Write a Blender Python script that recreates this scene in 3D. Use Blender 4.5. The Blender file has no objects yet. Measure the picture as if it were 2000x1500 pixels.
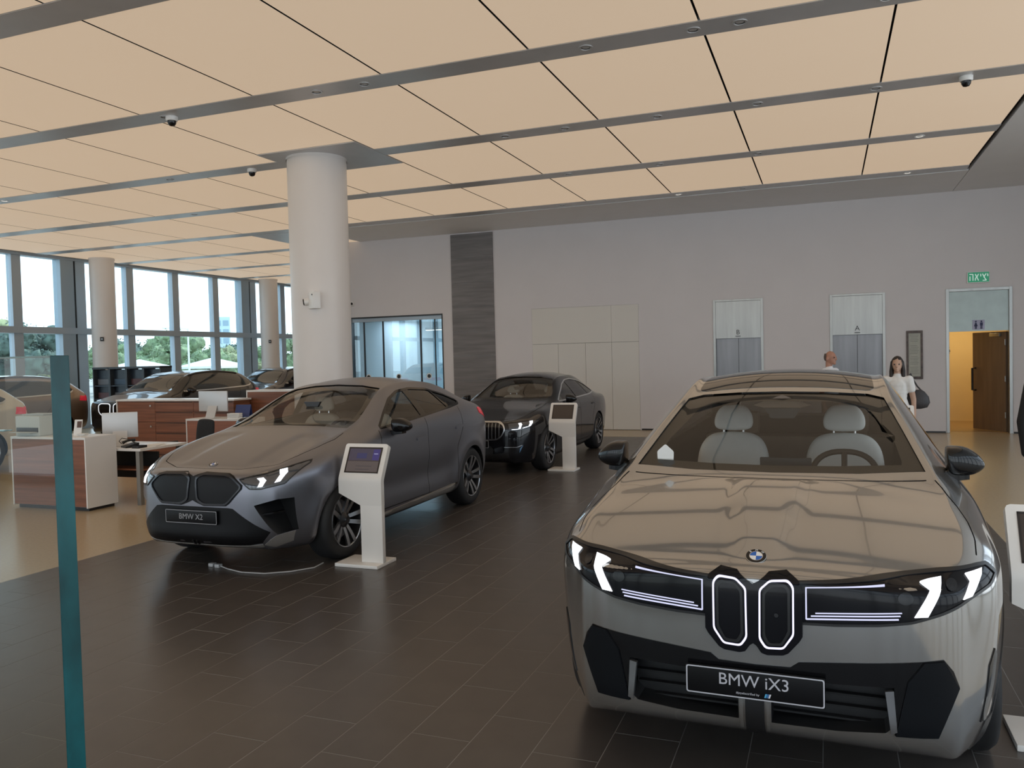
import bpy, bmesh, math, random
import numpy as np
from mathutils import Vector, Matrix, noise
from mathutils.bvhtree import BVHTree
random.seed(7)
SC = bpy.context.scene
COL = SC.collection
R = math.radians

# ------------------------------------------------------------------ camera
F, YAW, PITCH, ROLL = 1596.2, -0.3681, -0.0328, -0.0246
cam_d = bpy.data.cameras.new('camera')
cam = bpy.data.objects.new('camera', cam_d)
COL.objects.link(cam)
_fw = Vector((math.sin(YAW) * math.cos(PITCH), math.cos(YAW) * math.cos(PITCH), math.sin(PITCH)))
_rt = Vector((math.cos(YAW), -math.sin(YAW), 0))
_up = _rt.cross(_fw)
_r2 = math.cos(ROLL) * _rt + math.sin(ROLL) * _up
_u2 = -math.sin(ROLL) * _rt + math.cos(ROLL) * _up
_m = Matrix((_r2, _u2, -_fw)).transposed().to_4x4()
_m.translation = Vector((0, 0, 1.8))
cam.matrix_world = _m
cam_d.sensor_width = 36
cam_d.lens = F / 2000 * 36
cam_d.clip_start = 0.05
cam_d.clip_end = 900
SC.camera = cam

# ------------------------------------------------------------------ exposure, world, sun
SC.view_settings.view_transform = 'Standard'
SC.view_settings.look = 'None'
SC.view_settings.gamma = 1
SC.view_settings.use_curve_mapping = False
SC.view_settings.exposure = 0.0
W = bpy.data.worlds.new('sky')
SC.world = W
W.use_nodes = True
nt = W.node_tree
nt.nodes.clear()
_o = nt.nodes.new('ShaderNodeOutputWorld')
_b = nt.nodes.new('ShaderNodeBackground')
_tc = nt.nodes.new('ShaderNodeTexCoord')
_sx = nt.nodes.new('ShaderNodeSeparateXYZ')
_cr = nt.nodes.new('ShaderNodeValToRGB')
_cr.color_ramp.elements[0].position = 0.0
_cr.color_ramp.elements[0].color = (0.86, 0.94, 1.0, 1)
_cr.color_ramp.elements[1].position = 0.6
_cr.color_ramp.elements[1].color = (0.62, 0.80, 1.0, 1)
nt.links.new(_tc.outputs['Generated'], _sx.inputs[0])
nt.links.new(_sx.outputs['Z'], _cr.inputs[0])
nt.links.new(_cr.outputs[0], _b.inputs[0])
nt.links.new(_b.outputs[0], _o.inputs[0])
_b.inputs[1].default_value = 2.5
sun_d = bpy.data.lights.new('sun', 'SUN')
sun_d.energy = 3.2
sun_d.angle = R(3)
sun_d.color = (1, 0.95, 0.86)
sun = bpy.data.objects.new('sun', sun_d)
COL.objects.link(sun)
sun.rotation_euler = Vector((-0.12, -0.75, -0.75)).to_track_quat('-Z', 'Y').to_euler()
PANEL_GLOW = 1.0          # strength of the backlit ceiling panels
PANEL_COLOR = (0.455, 0.338, 0.232)

# ------------------------------------------------------------------ materials
MATS = {}
def mat(name, col=(.5, .5, .5), rough=.5, metal=0., coat=0., coat_rough=.03, spec=.5, emit=None, estr=1., noise_s=None, noise_a=.06, bump=0., trans=0., stretch=None):
    if name in MATS:
        return MATS[name]
    m = bpy.data.materials.new(name)
    m.use_nodes = True
    n = m.node_tree
    p = n.nodes['Principled BSDF']
    p.inputs['Base Color'].default_value = (*col, 1)
    p.inputs['Roughness'].default_value = rough
    p.inputs['Metallic'].default_value = metal
    p.inputs['Coat Weight'].default_value = coat
    p.inputs['Coat Roughness'].default_value = coat_rough
    p.inputs['Specular IOR Level'].default_value = spec
    if emit:
        p.inputs['Emission Color'].default_value = (*emit, 1)
        p.inputs['Emission Strength'].default_value = estr
    if noise_s:
        tc = n.nodes.new('ShaderNodeTexCoord')
        mp = n.nodes.new('ShaderNodeMapping')
        if stretch:
            mp.inputs['Scale'].default_value = stretch
        nz = n.nodes.new('ShaderNodeTexNoise')
        nz.inputs['Scale'].default_value = noise_s
        nz.inputs['Detail'].default_value = 5
        rp = n.nodes.new('ShaderNodeMapRange')
        rp.inputs[1].default_value = .3
        rp.inputs[2].default_value = .7
        rp.inputs[3].default_value = 1 - noise_a
        rp.inputs[4].default_value = 1 + noise_a
        mx = n.nodes.new('ShaderNodeMix')
        mx.data_type = 'RGBA'
        mx.blend_type = 'MULTIPLY'
        mx.inputs[0].default_value = 1
        mx.inputs[6].default_value = (*col, 1)
        n.links.new(tc.outputs['Object'], mp.inputs[0])
        n.links.new(mp.outputs[0], nz.inputs['Vector'])
        n.links.new(nz.outputs['Fac'], rp.inputs[0])
        n.links.new(rp.outputs[0], mx.inputs[7])
        n.links.new(mx.outputs[2], p.inputs['Base Color'])
        if bump:
            bp = n.nodes.new('ShaderNodeBump')
            bp.inputs['Strength'].default_value = bump
            bp.inputs['Distance'].default_value = .01
            n.links.new(nz.outputs['Fac'], bp.inputs['Height'])
            n.links.new(bp.outputs[0], p.inputs['Normal'])
    MATS[name] = m
    return m

def glass(name, tint=(1, 1, 1), ior=1.5, rough=0., boost=1.0):
    """thin pane: tinted see-through mixed with mirror reflection by Fresnel"""
    if name in MATS:
        return MATS[name]
    m = bpy.data.materials.new(name)
    m.use_nodes = True
    n = m.node_tree
    n.nodes.clear()
    o = n.nodes.new('ShaderNodeOutputMaterial')
    t = n.nodes.new('ShaderNodeBsdfTransparent')
    t.inputs[0].default_value = (*tint, 1)
    g = n.nodes.new('ShaderNodeBsdfGlossy')
    g.inputs['Roughness'].default_value = rough
    lw = n.nodes.new('ShaderNodeLayerWeight')      # facing: the same from both sides of a pane
    lw.inputs[0].default_value = .5
    pw = n.nodes.new('ShaderNodeMath')
    pw.operation = 'POWER'
    pw.inputs[1].default_value = 4.6
    f0 = ((ior - 1) / (ior + 1)) ** 2 * boost
    mu = n.nodes.new('ShaderNodeMapRange')
    mu.inputs[3].default_value = f0
    mu.inputs[4].default_value = .95
    n.links.new(lw.outputs['Facing'], pw.inputs[0])
    mx = n.nodes.new('ShaderNodeMixShader')
    n.links.new(pw.outputs[0], mu.inputs[0])
    n.links.new(mu.outputs[0], mx.inputs[0])
    n.links.new(t.outputs[0], mx.inputs[1])
    n.links.new(g.outputs[0], mx.inputs[2])
    n.links.new(mx.outputs[0], o.inputs[0])
    MATS[name] = m
    return m

def emis(name, col, s=1.):
    return mat(name, (.02, .02, .02), .5, emit=col, estr=s)

M_wall = mat('wall_paint', (.69, .652, .65), .55, noise_s=1.5, noise_a=.015)
M_soffit = mat('soffit_paint', (.80, .79, .79), .6, noise_s=2, noise_a=.015)
M_strip = mat('ceiling_strip_metal', (.58, .57, .57), .36, metal=.5, noise_s=3, noise_a=.04)
M_panel = mat('backlit_panel', (.35, .33, .30), .75, spec=.2, emit=PANEL_COLOR, estr=PANEL_GLOW, noise_s=.6, noise_a=.02)
M_dark = mat('dark_void', (.012, .012, .013), .7)
M_col = mat('column_white', (.74, .70, .67), .35, noise_s=2, noise_a=.015)
M_slab = mat('grey_stone_slab', (.185, .172, .17), .55, noise_s=3, noise_a=.22, stretch=(.35, 1, 4))
M_tile = mat('dark_floor_tile', (.074, .064, .058), .30, spec=.42, noise_s=5, noise_a=.10, bump=.015)
M_grout = mat('tile_grout', (.26, .25, .235), .8)
M_beige = mat('beige_floor', (.46, .365, .235), .26, noise_s=30, noise_a=.05)
M_steel = mat('brushed_steel', (.37, .37, .355), .34, metal=.9, noise_s=9, noise_a=.10, stretch=(1, 1, .08))
M_steel_d = mat('brushed_steel_dark', (.24, .24, .25), .36, metal=.9, noise_s=9, noise_a=.10, stretch=(1, 1, .08))
M_closet = mat('closet_cream', (.70, .67, .62), .5, noise_s=2, noise_a=.01)
M_white = mat('white_lacquer', (.80, .79, .77), .28, noise_s=4, noise_a=.01)
M_wood = mat('walnut_wood', (.22, .082, .042), .42, noise_s=4, noise_a=.28, stretch=(.3, .3, 7))
M_woodh = mat('walnut_wood_dark', (.20, .082, .042), .42, noise_s=4, noise_a=.3, stretch=(.3, .3, 7))
M_door = mat('door_brown', (.17, .115, .075), .5, noise_s=3, noise_a=.12, stretch=(4, 4, .4))
M_yellow = mat('corridor_wall', (.78, .62, .36), .6, noise_s=3, noise_a=.02)
M_black = mat('black_plastic', (.012, .012, .013), .38)
M_gloss = mat('black_gloss', (.006, .006, .007), .07, spec=.38)
M_rub = mat('tyre_rubber', (.014, .014, .015), .65, noise_s=40, noise_a=.1)
M_chrome = mat('satin_chrome', (.62, .63, .64), .2, metal=1.)
M_rim = mat('rim_silver', (.42, .43, .45), .26, metal=.9)
M_rimd = mat('rim_dark', (.03, .03, .033), .3, metal=.4)
M_wgrey = mat('mullion_alloy', (.40, .47, .53), .4, metal=.3)  # alloy, with window glare put into the colour as a paler blue-grey
M_fabric = mat('black_fabric', (.016, .016, .018), .85, noise_s=60, noise_a=.2)
M_paper = mat('paper', (.8, .8, .78), .7)
M_pc = mat('monitor_silver', (.60, .60, .60), .35, metal=.3)
M_green = mat('exit_green', (.03, .30, .16), .4)
M_blue = mat('roundel_blue', (.02, .12, .45), .25)
M_red = mat('red_lamp', (.55, .015, .03), .15, emit=(.5, .01, .03), estr=.35)
M_skin = mat('skin', (.50, .31, .22), .55, noise_s=8, noise_a=.05)
M_hair = mat('dark_hair', (.018, .012, .010), .55, noise_s=30, noise_a=.3, stretch=(6, 6, .5))
M_led = emis('lamp_led', (.92, .95, 1.0), 2.2)
M_led2 = emis('lamp_led_soft', (.72, .74, 1.0), 1.0)
M_wins = glass('windscreen_glass', (.72, .72, .70), 1.52, boost=1.15)
M_wint = glass('tinted_glass', (.13, .135, .14), 1.52, boost=1.2)
M_pane = glass('facade_glass', (.86, .93, .95), 1.45)
M_shop = glass('office_glass', (.62, .74, .80), 1.6, boost=2.6)
M_roofg = mat('roof_glass', (.012, .012, .012), .04, spec=.7)

# ------------------------------------------------------------------ mesh helpers
def link(name, me, m=None, parent=None):
    o = bpy.data.objects.new(name, me)
    COL.objects.link(o)
    if m is not None:
        if not isinstance(m, (list, tuple)):
            m = [m]
        for k in m:
            me.materials.append(k)
    if parent is not None:
        o.parent = parent
    return o

def sharp(me, ang=35):
    me.shade_smooth()
    me.set_sharp_from_angle(angle=R(ang))

def tag(o, label=None, cat=None, group=None, kind=None):
    if label: o['label'] = label
    if cat: o['category'] = cat
    if group: o['group'] = group
    if kind: o['kind'] = kind
    return o

def empty(name, loc=(0, 0, 0), rz=0, label=None, cat=None, group=None, kind=None, parent=None):
    o = bpy.data.objects.new(name, None)
    COL.objects.link(o)
    o.location = loc
    o.rotation_euler = (0, 0, rz)
    o.empty_display_size = .2
    if parent: o.parent = parent
    return tag(o, label, cat, group, kind)

class MB:
    """collects simple solids into one mesh"""
    def __init__(s):
        s.v, s.f = [], []
    def add(s, vs, fs, M=None):
        b = len(s.v)
        s.v += [tuple(M @ Vector(p)) if M is not None else tuple(p) for p in vs]
        s.f += [tuple(i + b for i in q) for q in fs]
        return s
    def box(s, x0, x1, y0, y1, z0, z1, bev=0., M=None):
        if bev <= 0:
            vs = [(x, y, z) for z in (z0, z1) for y in (y0, y1) for x in (x0, x1)]
            fs = [(0, 2, 3, 1), (4, 5, 7, 6), (0, 1, 5, 4), (2, 6, 7, 3), (0, 4, 6, 2), (1, 3, 7, 5)]
            return s.add(vs, fs, M)
        bm = bmesh.new()
        bmesh.ops.create_cube(bm, size=1)
        for v in bm.verts:
            v.co = Vector(((x0 + x1) / 2 + v.co.x * (x1 - x0), (y0 + y1) / 2 + v.co.y * (y1 - y0), (z0 + z1) / 2 + v.co.z * (z1 - z0)))
        bmesh.ops.bevel(bm, geom=bm.edges[:], offset=bev, segments=2, affect='EDGES', profile=.6)
        return s.bm(bm, M)
    def bm(s, bm, M=None):
        bm.verts.index_update()
        s.add([v.co[:] for v in bm.verts], [[v.index for v in f.verts] for f in bm.faces], M)
        bm.free()
        return s
    def cyl(s, p0, p1, r0, r1=None, n=16, cap=True):
        r1 = r0 if r1 is None else r1
        p0, p1 = Vector(p0), Vector(p1)
        d = (p1 - p0).normalized()
        a = d.orthogonal().normalized()
        b = d.cross(a)
        vs = []
        for p, r in ((p0, r0), (p1, r1)):
            for i in range(n):
                t = 2 * math.pi * i / n
                vs.append(p + a * (r * math.cos(t)) + b * (r * math.sin(t)))
        fs = [(i, (i + 1) % n, n + (i + 1) % n, n + i) for i in range(n)]
        if cap:
            fs += [tuple(reversed(range(n))), tuple(range(n, 2 * n))]
        return s.add(vs, fs)
    def tube(s, pts, r, n=8, closed=False):
        pts = [Vector(p) for p in pts]
        N = len(pts)
        vs = []
        prev = None
        for i, p in enumerate(pts):
            if closed:
                d = (pts[(i + 1) % N] - pts[i - 1]).normalized()
            else:
                d = (pts[min(i + 1, N - 1)] - pts[max(i - 1, 0)]).normalized()
            a = d.orthogonal().normalized() if prev is None else (prev - d * prev.dot(d)).normalized()
            prev = a
            b = d.cross(a)
            rr = r[i] if isinstance(r, (list, tuple)) else r
            vs += [p + a * (rr * math.cos(2 * math.pi * k / n)) + b * (rr * math.sin(2 * math.pi * k / n)) for k in range(n)]
        fs = []
        for i in range(N if closed else N - 1):
            j = (i + 1) % N
            fs += [(i * n + k, i * n + (k + 1) % n, j * n + (k + 1) % n, j * n + k) for k in range(n)]
        if not closed:
            fs += [tuple(reversed(range(n))), tuple((N - 1) * n + k for k in range(n))]
        return s.add(vs, fs)
    def loft(s, secs, cap=True, M=None):
        n = len(secs[0])
        vs = [p for q in secs for p in q]
        fs = []
        for i in range(len(secs) - 1):
            fs += [(i * n + k, i * n + (k + 1) % n, (i + 1) * n + (k + 1) % n, (i + 1) * n + k) for k in range(n)]
        if cap:
            fs += [tuple(reversed(range(n))), tuple((len(secs) - 1) * n + k for k in range(n))]
        return s.add(vs, fs, M)
    def prism(s, poly, axis, a, b):
        """poly of 2D points pushed along axis 'x','y' or 'z' from a to b"""
        def P(u, v, w):
            return {'x': (w, u, v), 'y': (u, w, v), 'z': (u, v, w)}[axis]
        n = len(poly)
        vs = [P(u, v, a) for u, v in poly] + [P(u, v, b) for u, v in poly]
        fs = [tuple(reversed(range(n))), tuple(range(n, 2 * n))] + [(i, (i + 1) % n, n + (i + 1) % n, n + i) for i in range(n)]
        return s.add(vs, fs)
    def lathe(s, prof, axis='z', n=32, c=(0, 0, 0), closed=False):
        """prof: (r, h) pairs turned about axis"""
        vs = []
        for r, h in prof:
            for k in range(n):
                t = 2 * math.pi * k / n
                p = {'z': (r * math.cos(t), r * math.sin(t), h), 'x': (h, r * math.cos(t), r * math.sin(t)), 'y': (r * math.cos(t), h, r * math.sin(t))}[axis]
                vs.append(Vector(p) + Vector(c))
        m = len(prof)
        fs = []
        for i in range(m if closed else m - 1):
            j = (i + 1) % m
            fs += [(i * n + k, i * n + (k + 1) % n, j * n + (k + 1) % n, j * n + k) for k in range(n)]
        return s.add(vs, fs)
    def mesh(s, name, fix=True):
        me = bpy.data.meshes.new(name)
        me.from_pydata(s.v, [], s.f)
        if fix:
            bm = bmesh.new()
            bm.from_mesh(me)
            bmesh.ops.recalc_face_normals(bm, faces=bm.faces)
            bm.to_mesh(me)
            bm.free()
        return me
    def build(s, name, m, parent=None, ang=35, smooth=True, fix=True):
        me = s.mesh(name, fix)
        if smooth:
            sharp(me, ang)
        return link(name, me, m, parent)

def evaluated(o):
    dg = bpy.context.evaluated_depsgraph_get()
    return bpy.data.meshes.new_from_object(o.evaluated_get(dg))

def subsurf_mesh(me, lv=2, limit=True):
    o = bpy.data.objects.new('tmp', me)
    COL.objects.link(o)
    md = o.modifiers.new('s', 'SUBSURF')
    md.levels = lv
    md.render_levels = lv
    md.use_limit_surface = limit
    out = evaluated(o)
    bpy.data.objects.remove(o)
    return out

def copy_tree(o, parent=None):
    c = o.copy()
    COL.objects.link(c)
    if parent is not None:
        c.parent = parent
    for ch in list(o.children):
        copy_tree(ch, c)
    return c

def fillet(poly, r, n=4):
    out = []
    N = len(poly)
    for i in range(N):
        a, p, b = Vector(poly[i - 1]), Vector(poly[i]), Vector(poly[(i + 1) % N])
        rr = r[i] if isinstance(r, (list, tuple)) else r
        u, v = (a - p), (b - p)
        t = min(rr, u.length * .48, v.length * .48)
        if t < 1e-4:
            out.append(tuple(p)); continue
        u.normalize(); v.normalize()
        for k in range(n + 1):
            w = k / n
            q = (1 - w) ** 2 * (p + u * t) + 2 * w * (1 - w) * p + w * w * (p + v * t)
            out.append(tuple(q))
    return out

def mirror(poly):
    return [(-x, y) for x, y in reversed(poly)]

def resample(poly, n, closed=True):
    P = [Vector(p) for p in poly]
    if closed: P = P + [P[0]]
    L = [0]
    for i in range(len(P) - 1): L.append(L[-1] + (P[i + 1] - P[i]).length)
    out = []
    m = n if closed else n - 1
    for k in range(n):
        t = L[-1] * k / m
        i = max(0, min(len(P) - 2, int(np.searchsorted(L, t, side='right')) - 1))
        w = (t - L[i]) / max(1e-9, L[i + 1] - L[i])
        out.append(tuple(P[i].lerp(P[i + 1], w)))
    return out

def text(body, size, m, parent, loc, rot=(math.pi / 2, 0, 0), ext=.0015, name='lettering', align='CENTER', sx=1.):
    cu = bpy.data.curves.new('t', 'FONT')
    cu.body = body
    cu.size = size
    cu.extrude = ext
    cu.align_x = align
    cu.align_y = 'CENTER'
    cu.resolution_u = 3
    o = bpy.data.objects.new('t', cu)
    COL.objects.link(o)
    me = evaluated(o)
    bpy.data.objects.remove(o)
    if sx != 1.:
        for v in me.vertices: v.co.x *= sx
    me.materials.clear()
    o = link(name, me, m, parent)
    o.location = loc
    o.rotation_euler = rot
    return o

# ================================================================== ROOM
CH = 5.0
XL, XR, YB, YW, YD = -20.7, 7.0, -8.0, 19.1, 29.6
ZT = .006                                   # top of the floor tiles

# ---- floor
fb = MB()
fb.box(XL, XR, YB, YD, -.2, 0)
floor = tag(fb.build('floor', M_beige, smooth=False), kind='structure')
TX0, TX1, TY0, TY1 = -6.52, 1.50, -4.07, 17.45
MB().box(TX0, TX1, TY0, TY1, -.002, .0053).build('tile_bed', M_grout, floor, smooth=False)
TW, TL = .3085, .6
tb = MB().box(-TW / 2 + .0017, TW / 2 - .0017, -TL / 2 + .0017, TL / 2 - .0017, .001, ZT, bev=.0012)
tile_me = tb.mesh('tile')
tile_me.materials.append(M_tile)
spots = []
i0 = math.floor((TX0 + .96) / TW)
for i in range(i0, 9):
    xa, xb = -.96 + i * TW, -.96 + (i + 1) * TW
    xa, xb = max(xa, TX0), min(xb, TX1)
    if xb - xa < .03: continue
    off = 3.73 if i % 2 == 0 else 3.43
    for j in range(-14, 25):
        ya, yb = off + j * TL, off + (j + 1) * TL
        ya, yb = max(ya, TY0), min(yb, TY1)
        if yb - ya < .03: continue
        cx, cy = (xa + xb) / 2, (ya + yb) / 2
        full = xb - xa > TW - .001 and yb - ya > TL - .001
        d = Vector((cx, cy, -1.8))
        z = d.dot(_fw)
        seen = z > .3 and abs(d.dot(_r2) / z) < .66 and -d.dot(_u2) / z < .5
        spots.append((0 if (seen and full) else 1, z if z > 0 else 99, cx, cy, xb - xa, yb - ya))
spots.sort()
rest = MB()
for n, (k, z, cx, cy, w, l) in enumerate(spots):
    if n < 300 and k == 0:
        o = link('tile', tile_me, None, floor)
        o.location = (cx, cy, random.uniform(-.0003, .0003))
    else:
        rest.box(cx - w / 2 + .0017, cx + w / 2 - .0017, cy - l / 2 + .0017, cy + l / 2 - .0017, .001, ZT)
tag(rest.build('tiles', M_tile, floor, smooth=False, fix=False), kind='stuff')

# ---- ceiling
ceil = tag(MB().box(XL - .3, XR + .2, YB - .2, YD + .2, CH + .07, CH + .4).build('ceiling', M_dark, smooth=False), kind='structure')
PX = [-2.866 + 1.754 * k for k in range(-10, 4)]
SY = [8.138 + 2.793 * j for j in range(-5, 8)]     # near edge of each strip
SW = .38
XE = 2.396
cells = []
for a in range(len(PX) - 1):
    for j in range(len(SY) - 1):
        if SY[j] > 16 and PX[a] > -12: continue
        cells.append((PX[a], PX[a + 1], SY[j] + SW, SY[j + 1]))
pm = {}
def plate_hit(x0, x1, y0, y1):
    return [p for p in PLATES if p[0] < x1 - .01 and p[1] > x0 + .01 and p[2] < y1 - .01 and p[3] > y0 + .01]
PLATES = [(PX[4] , PX[5], 10.42, 11.86)]
PLATES = [(-8.128, -6.374, 10.42, 11.86), (-13.39, -11.636, 16.9, 18.38)]
for x0, x1, y0, y1 in cells:
    for p in plate_hit(x0, x1, y0, y1):
        if p[2] <= y0 + .05: y0 = p[3]
        else: y1 = p[2]
    key = (round(x1 - x0, 3), round(y1 - y0, 3))
    if key not in pm:
        w, l = key
        b = MB().box(-w / 2 + .011, w / 2 - .011, -l / 2 + .004, l / 2 - .004, 0, .02, bev=.003)
        pm[key] = b.mesh('ceiling_panel')
        pm[key].materials.append(M_panel)
        pm[key].materials.append(M_dark)
        for pl in pm[key].polygons: pl.material_index = 0 if pl.normal.z < -.9 else 1
    o = link('ceiling_panel', pm[key], None, ceil)
    o.location = ((x0 + x1) / 2, (y0 + y1) / 2, CH)
strips = []
for y in SY:
    x1 = XE if y < 17 else -11.636
    s = MB().box(PX[0] - .2, x1, y, y + SW, CH - .006, CH + .05).build('ceiling_strip', M_strip, ceil, smooth=False)
    strips.append(s)
MB().box(XL, PX[0] - .05, YB, YD, CH - .01, CH + .05).build('edge_strip', M_strip, ceil, smooth=False)
sf = MB()
sf.box(-11.63, XE + .05, 16.955, YW + .3, CH - .012, CH + .06)
sf.build('soffit', M_soffit, ceil, smooth=False)
sf = MB().box(XE + .06, XR, YB, YW + .3, CH - .012, CH + .06)
sf.build('soffit', M_soffit, ceil, smooth=False)
for (x0, x1, y0, y1) in PLATES:
    MB().box(x0 + .004, x1 - .004, y0, y1, CH - .012, CH + .04).build('column_plate', M_strip, ceil, smooth=False)

# ---- downlights in the strips
def downlight(x, y, lit=0, r=.075, s=None):
    pr = MB().lathe([(r, 0), (r, -.006), (r * .78, -.006), (r * .7, .02), (0.001, .02)], n=20)
    o = pr.build('downlight', M_strip if not lit else M_white, s or ceil)
    o.location = (x, y, CH - .006)
    c = MB().lathe([(r * .62, 0), (r * .5, .006), (.001, .008)], n=16).build('lamp_lens', M_dark if not lit else emis('downlight_on', (1, .95, .85), lit), o)
    c.location = (0, 0, -.004)
# (x, strip index, lit)
for x, j, lit in [(-5.6, 5, 0), (-4.95, 5, 0), (-2.3, 5, 0), (-1.2, 5, 0), (-.75, 5, 0), (.55, 5, 0), (-7.9, 5, 0),
                  (-4.3, 6, 0), (-3.4, 6, 0), (-2.1, 6, 0), (-.8, 6, 0), (.6, 6, 0), (-10.5, 6, 0),
                  (-4.2, 7, 0), (-2.6, 7, 0), (-1.0, 7, 0), (1.35, 7, 1.1),
                  (-5.2, 8, 0), (-2.75, 8, .8), (-1.5, 8, 0), (1.42, 8, 2.5), (-12.5, 7, 0), (-14.5, 6, .4), (-15.6, 5, 0)]:
    downlight(x, SY[j] + SW / 2, lit, s=None)

# ---- walls
def holed(name, axis, fixed0, fixed1, u0, u1, z0, z1, holes, m):
    us = sorted({u0, u1, *[h[0] for h in holes], *[h[1] for h in holes]})
    zs = sorted({z0, z1, *[h[2] for h in holes], *[h[3] for h in holes]})
    b = MB()
    for i in range(len(us) - 1):
        k = 0
        while k < len(zs) - 1:
            mid = lambda q: ((us[i] + us[i + 1]) / 2, (zs[q] + zs[q + 1]) / 2)
            inside = lambda q: any(h[0] < mid(q)[0] < h[1] and h[2] < mid(q)[1] < h[3] for h in holes)
            if inside(k): k += 1; continue
            e = k
            while e + 1 < len(zs) - 1 and not inside(e + 1): e += 1
            if axis == 'x': b.box(us[i], us[i + 1], fixed0, fixed1, zs[k], zs[e + 1])
            else: b.box(fixed0, fixed1, us[i], us[i + 1], zs[k], zs[e + 1])
            k = e + 1
    me = b.mesh(name)
    bm = bmesh.new(); bm.from_mesh(me)
    bmesh.ops.remove_doubles(bm, verts=bm.verts, dist=1e-4)
    bm.to_mesh(me); bm.free()
    return tag(link(name, me, m), kind='structure')

H_win = (-12.02, -9.24, 0, 2.97)
H_clo = (-6.80, -4.13, 0, 2.98)
H_eB = (-2.39, -1.335, 0, 2.98)
H_eA = (.09, 1.15, 0, 2.98)
H_wc = (2.33, 3.50, 0, 2.97)
holed('wall_back', 'x', YW, YW + .25, -12.15, XR, 0, CH + .05, [H_win, H_clo, H_eB, H_eA, H_wc], M_wall)
tag(MB().box(-12.15, -11.95, YW + .25, YD, 0, CH + .05).build('wall_recess', M_wall, smooth=False), kind='structure')
tag(MB().box(XL, -11.95, YD, YD + .2, 0, CH + .05).build('wall_far', M_wall, smooth=False), kind='structure')
tag(MB().box(XR, XR + .2, 13.0, YW + .2, 0, CH + .05).build('wall_right', M_wall, smooth=False), kind='structure')
w4 = empty('window_4', (XR, 0, 0), kind='structure')
for k in range(12):
    MB().box(-.1, .1, -.1, .1, 0, CH + .07).build('mullion', M_wgrey, w4, smooth=False).location = (0.1, YB + .1 + k * 1.9, 0)
MB().box(0, .2, YB, 13.0, 2.79, 2.97).build('transom', M_wgrey, w4, smooth=False)
MB().box(0, .2, YB, 13.0, 0, .1).build('sill', M_wgrey, w4, smooth=False)
MB().box(0, .2, YB, 13.0, 4.8, CH + .07).build('head_beam', M_wgrey, w4, smooth=False)
bb = MB()
for a, b_ in ((-4.1, -2.42), (-1.31, .065), (1.175, 2.30), (3.53, XR), (-7.75, -6.82)):
    bb.box(a, b_, YW - .012, YW, 0.0, .035)
tag(bb.build('baseboard_back', M_black, smooth=False), kind='structure')

# grey slab strip on the back wall: stacked panels
tr = empty('trim_1', (-8.37, YW, 0), kind='structure')
zz = 0.0
for k, h in enumerate([.62] * 8):
    if zz + h > CH: h = CH - zz
    p = MB().box(-.58, .58, -.03, .0, zz + .003, zz + h - .003, bev=.003).build('slab_panel', M_slab, tr, smooth=False)
    zz += h
    if zz >= CH - .01: break

# ---- closet front (cream, flush)
d4 = empty('door_4', (-5.465, YW, 0), kind='structure')
x0 = -1.335; w = 2.67
MB().box(x0, x0 + w, .03, .25, 0, 2.98).build('backing', M_dark, d4, smooth=False)
xs = [-1.335, -.665, .025, .675, 1.335]
for i in range(4):
    lf = MB().box(xs[i] + .003, xs[i + 1] - .003, -.004, .03, .01, 2.097, bev=.002).build('door_leaf', M_closet, d4, smooth=False)
    if i == 3:
        MB().box(xs[i] + .045, xs[i] + .06, -.012, -.003, 1.02, 1.25).build('pull_handle', M_closet, lf, smooth=False)
MB().box(xs[0] + .003, xs[2] + .65, -.004, .03, 2.103, 2.977, bev=.002).build('top_panel', M_closet, d4, smooth=False)
MB().box(xs[3] + .003, xs[4] - .003, -.004, .03, 2.103, 2.977, bev=.002).build('top_panel', M_closet, d4, smooth=False)

# ---- lifts
def lift(n, H, letter):
    cx = (H[0] + H[1]) / 2; w = (H[1] - H[0]) / 2
    d = empty('door_%d' % n, (cx, YW, 0), kind='structure')
    f = MB()
    f.box(-w - .02, -w + .035, -.02, .12, 0, 2.985, bev=.004).box(w - .035, w + .02, -.02, .12, 0, 2.985, bev=.004)
    f.box(-w + .035, w - .035, -.02, .12, 2.94, 2.985, bev=.004)
    f.build('lift_frame', M_steel, d, smooth=False)
    MB().box(-w + .037, w - .037, .0, .12, 2.105, 2.938).build('transom_panel', M_steel, d, smooth=False)
    for s in (-1, 1):
        a, b = (-w + .037, -.004) if s < 0 else (.004, w - .037)
        MB().box(a, b, .09, .12, .01, 2.10).build('door_leaf', M_steel_d, d, smooth=False)
    MB().box(-w + .03, w - .03, .125, .2, 0, 2.95).build('backing', M_dark, d, smooth=False)
    pl = MB().box(-.065, .065, -.012, 0, 2.13, 2.31, bev=.002).build('letter_plate', M_steel, d, smooth=False)
    t = text(letter, .15, M_black, pl, (0, -.013, 2.235))
    MB().box(-.055, .055, -.016, -.011, 2.14, 2.155).build('indicator_bar', M_black, pl, smooth=False)
lift(1, H_eB, 'B')
lift(2, H_eA, 'A')

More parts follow.
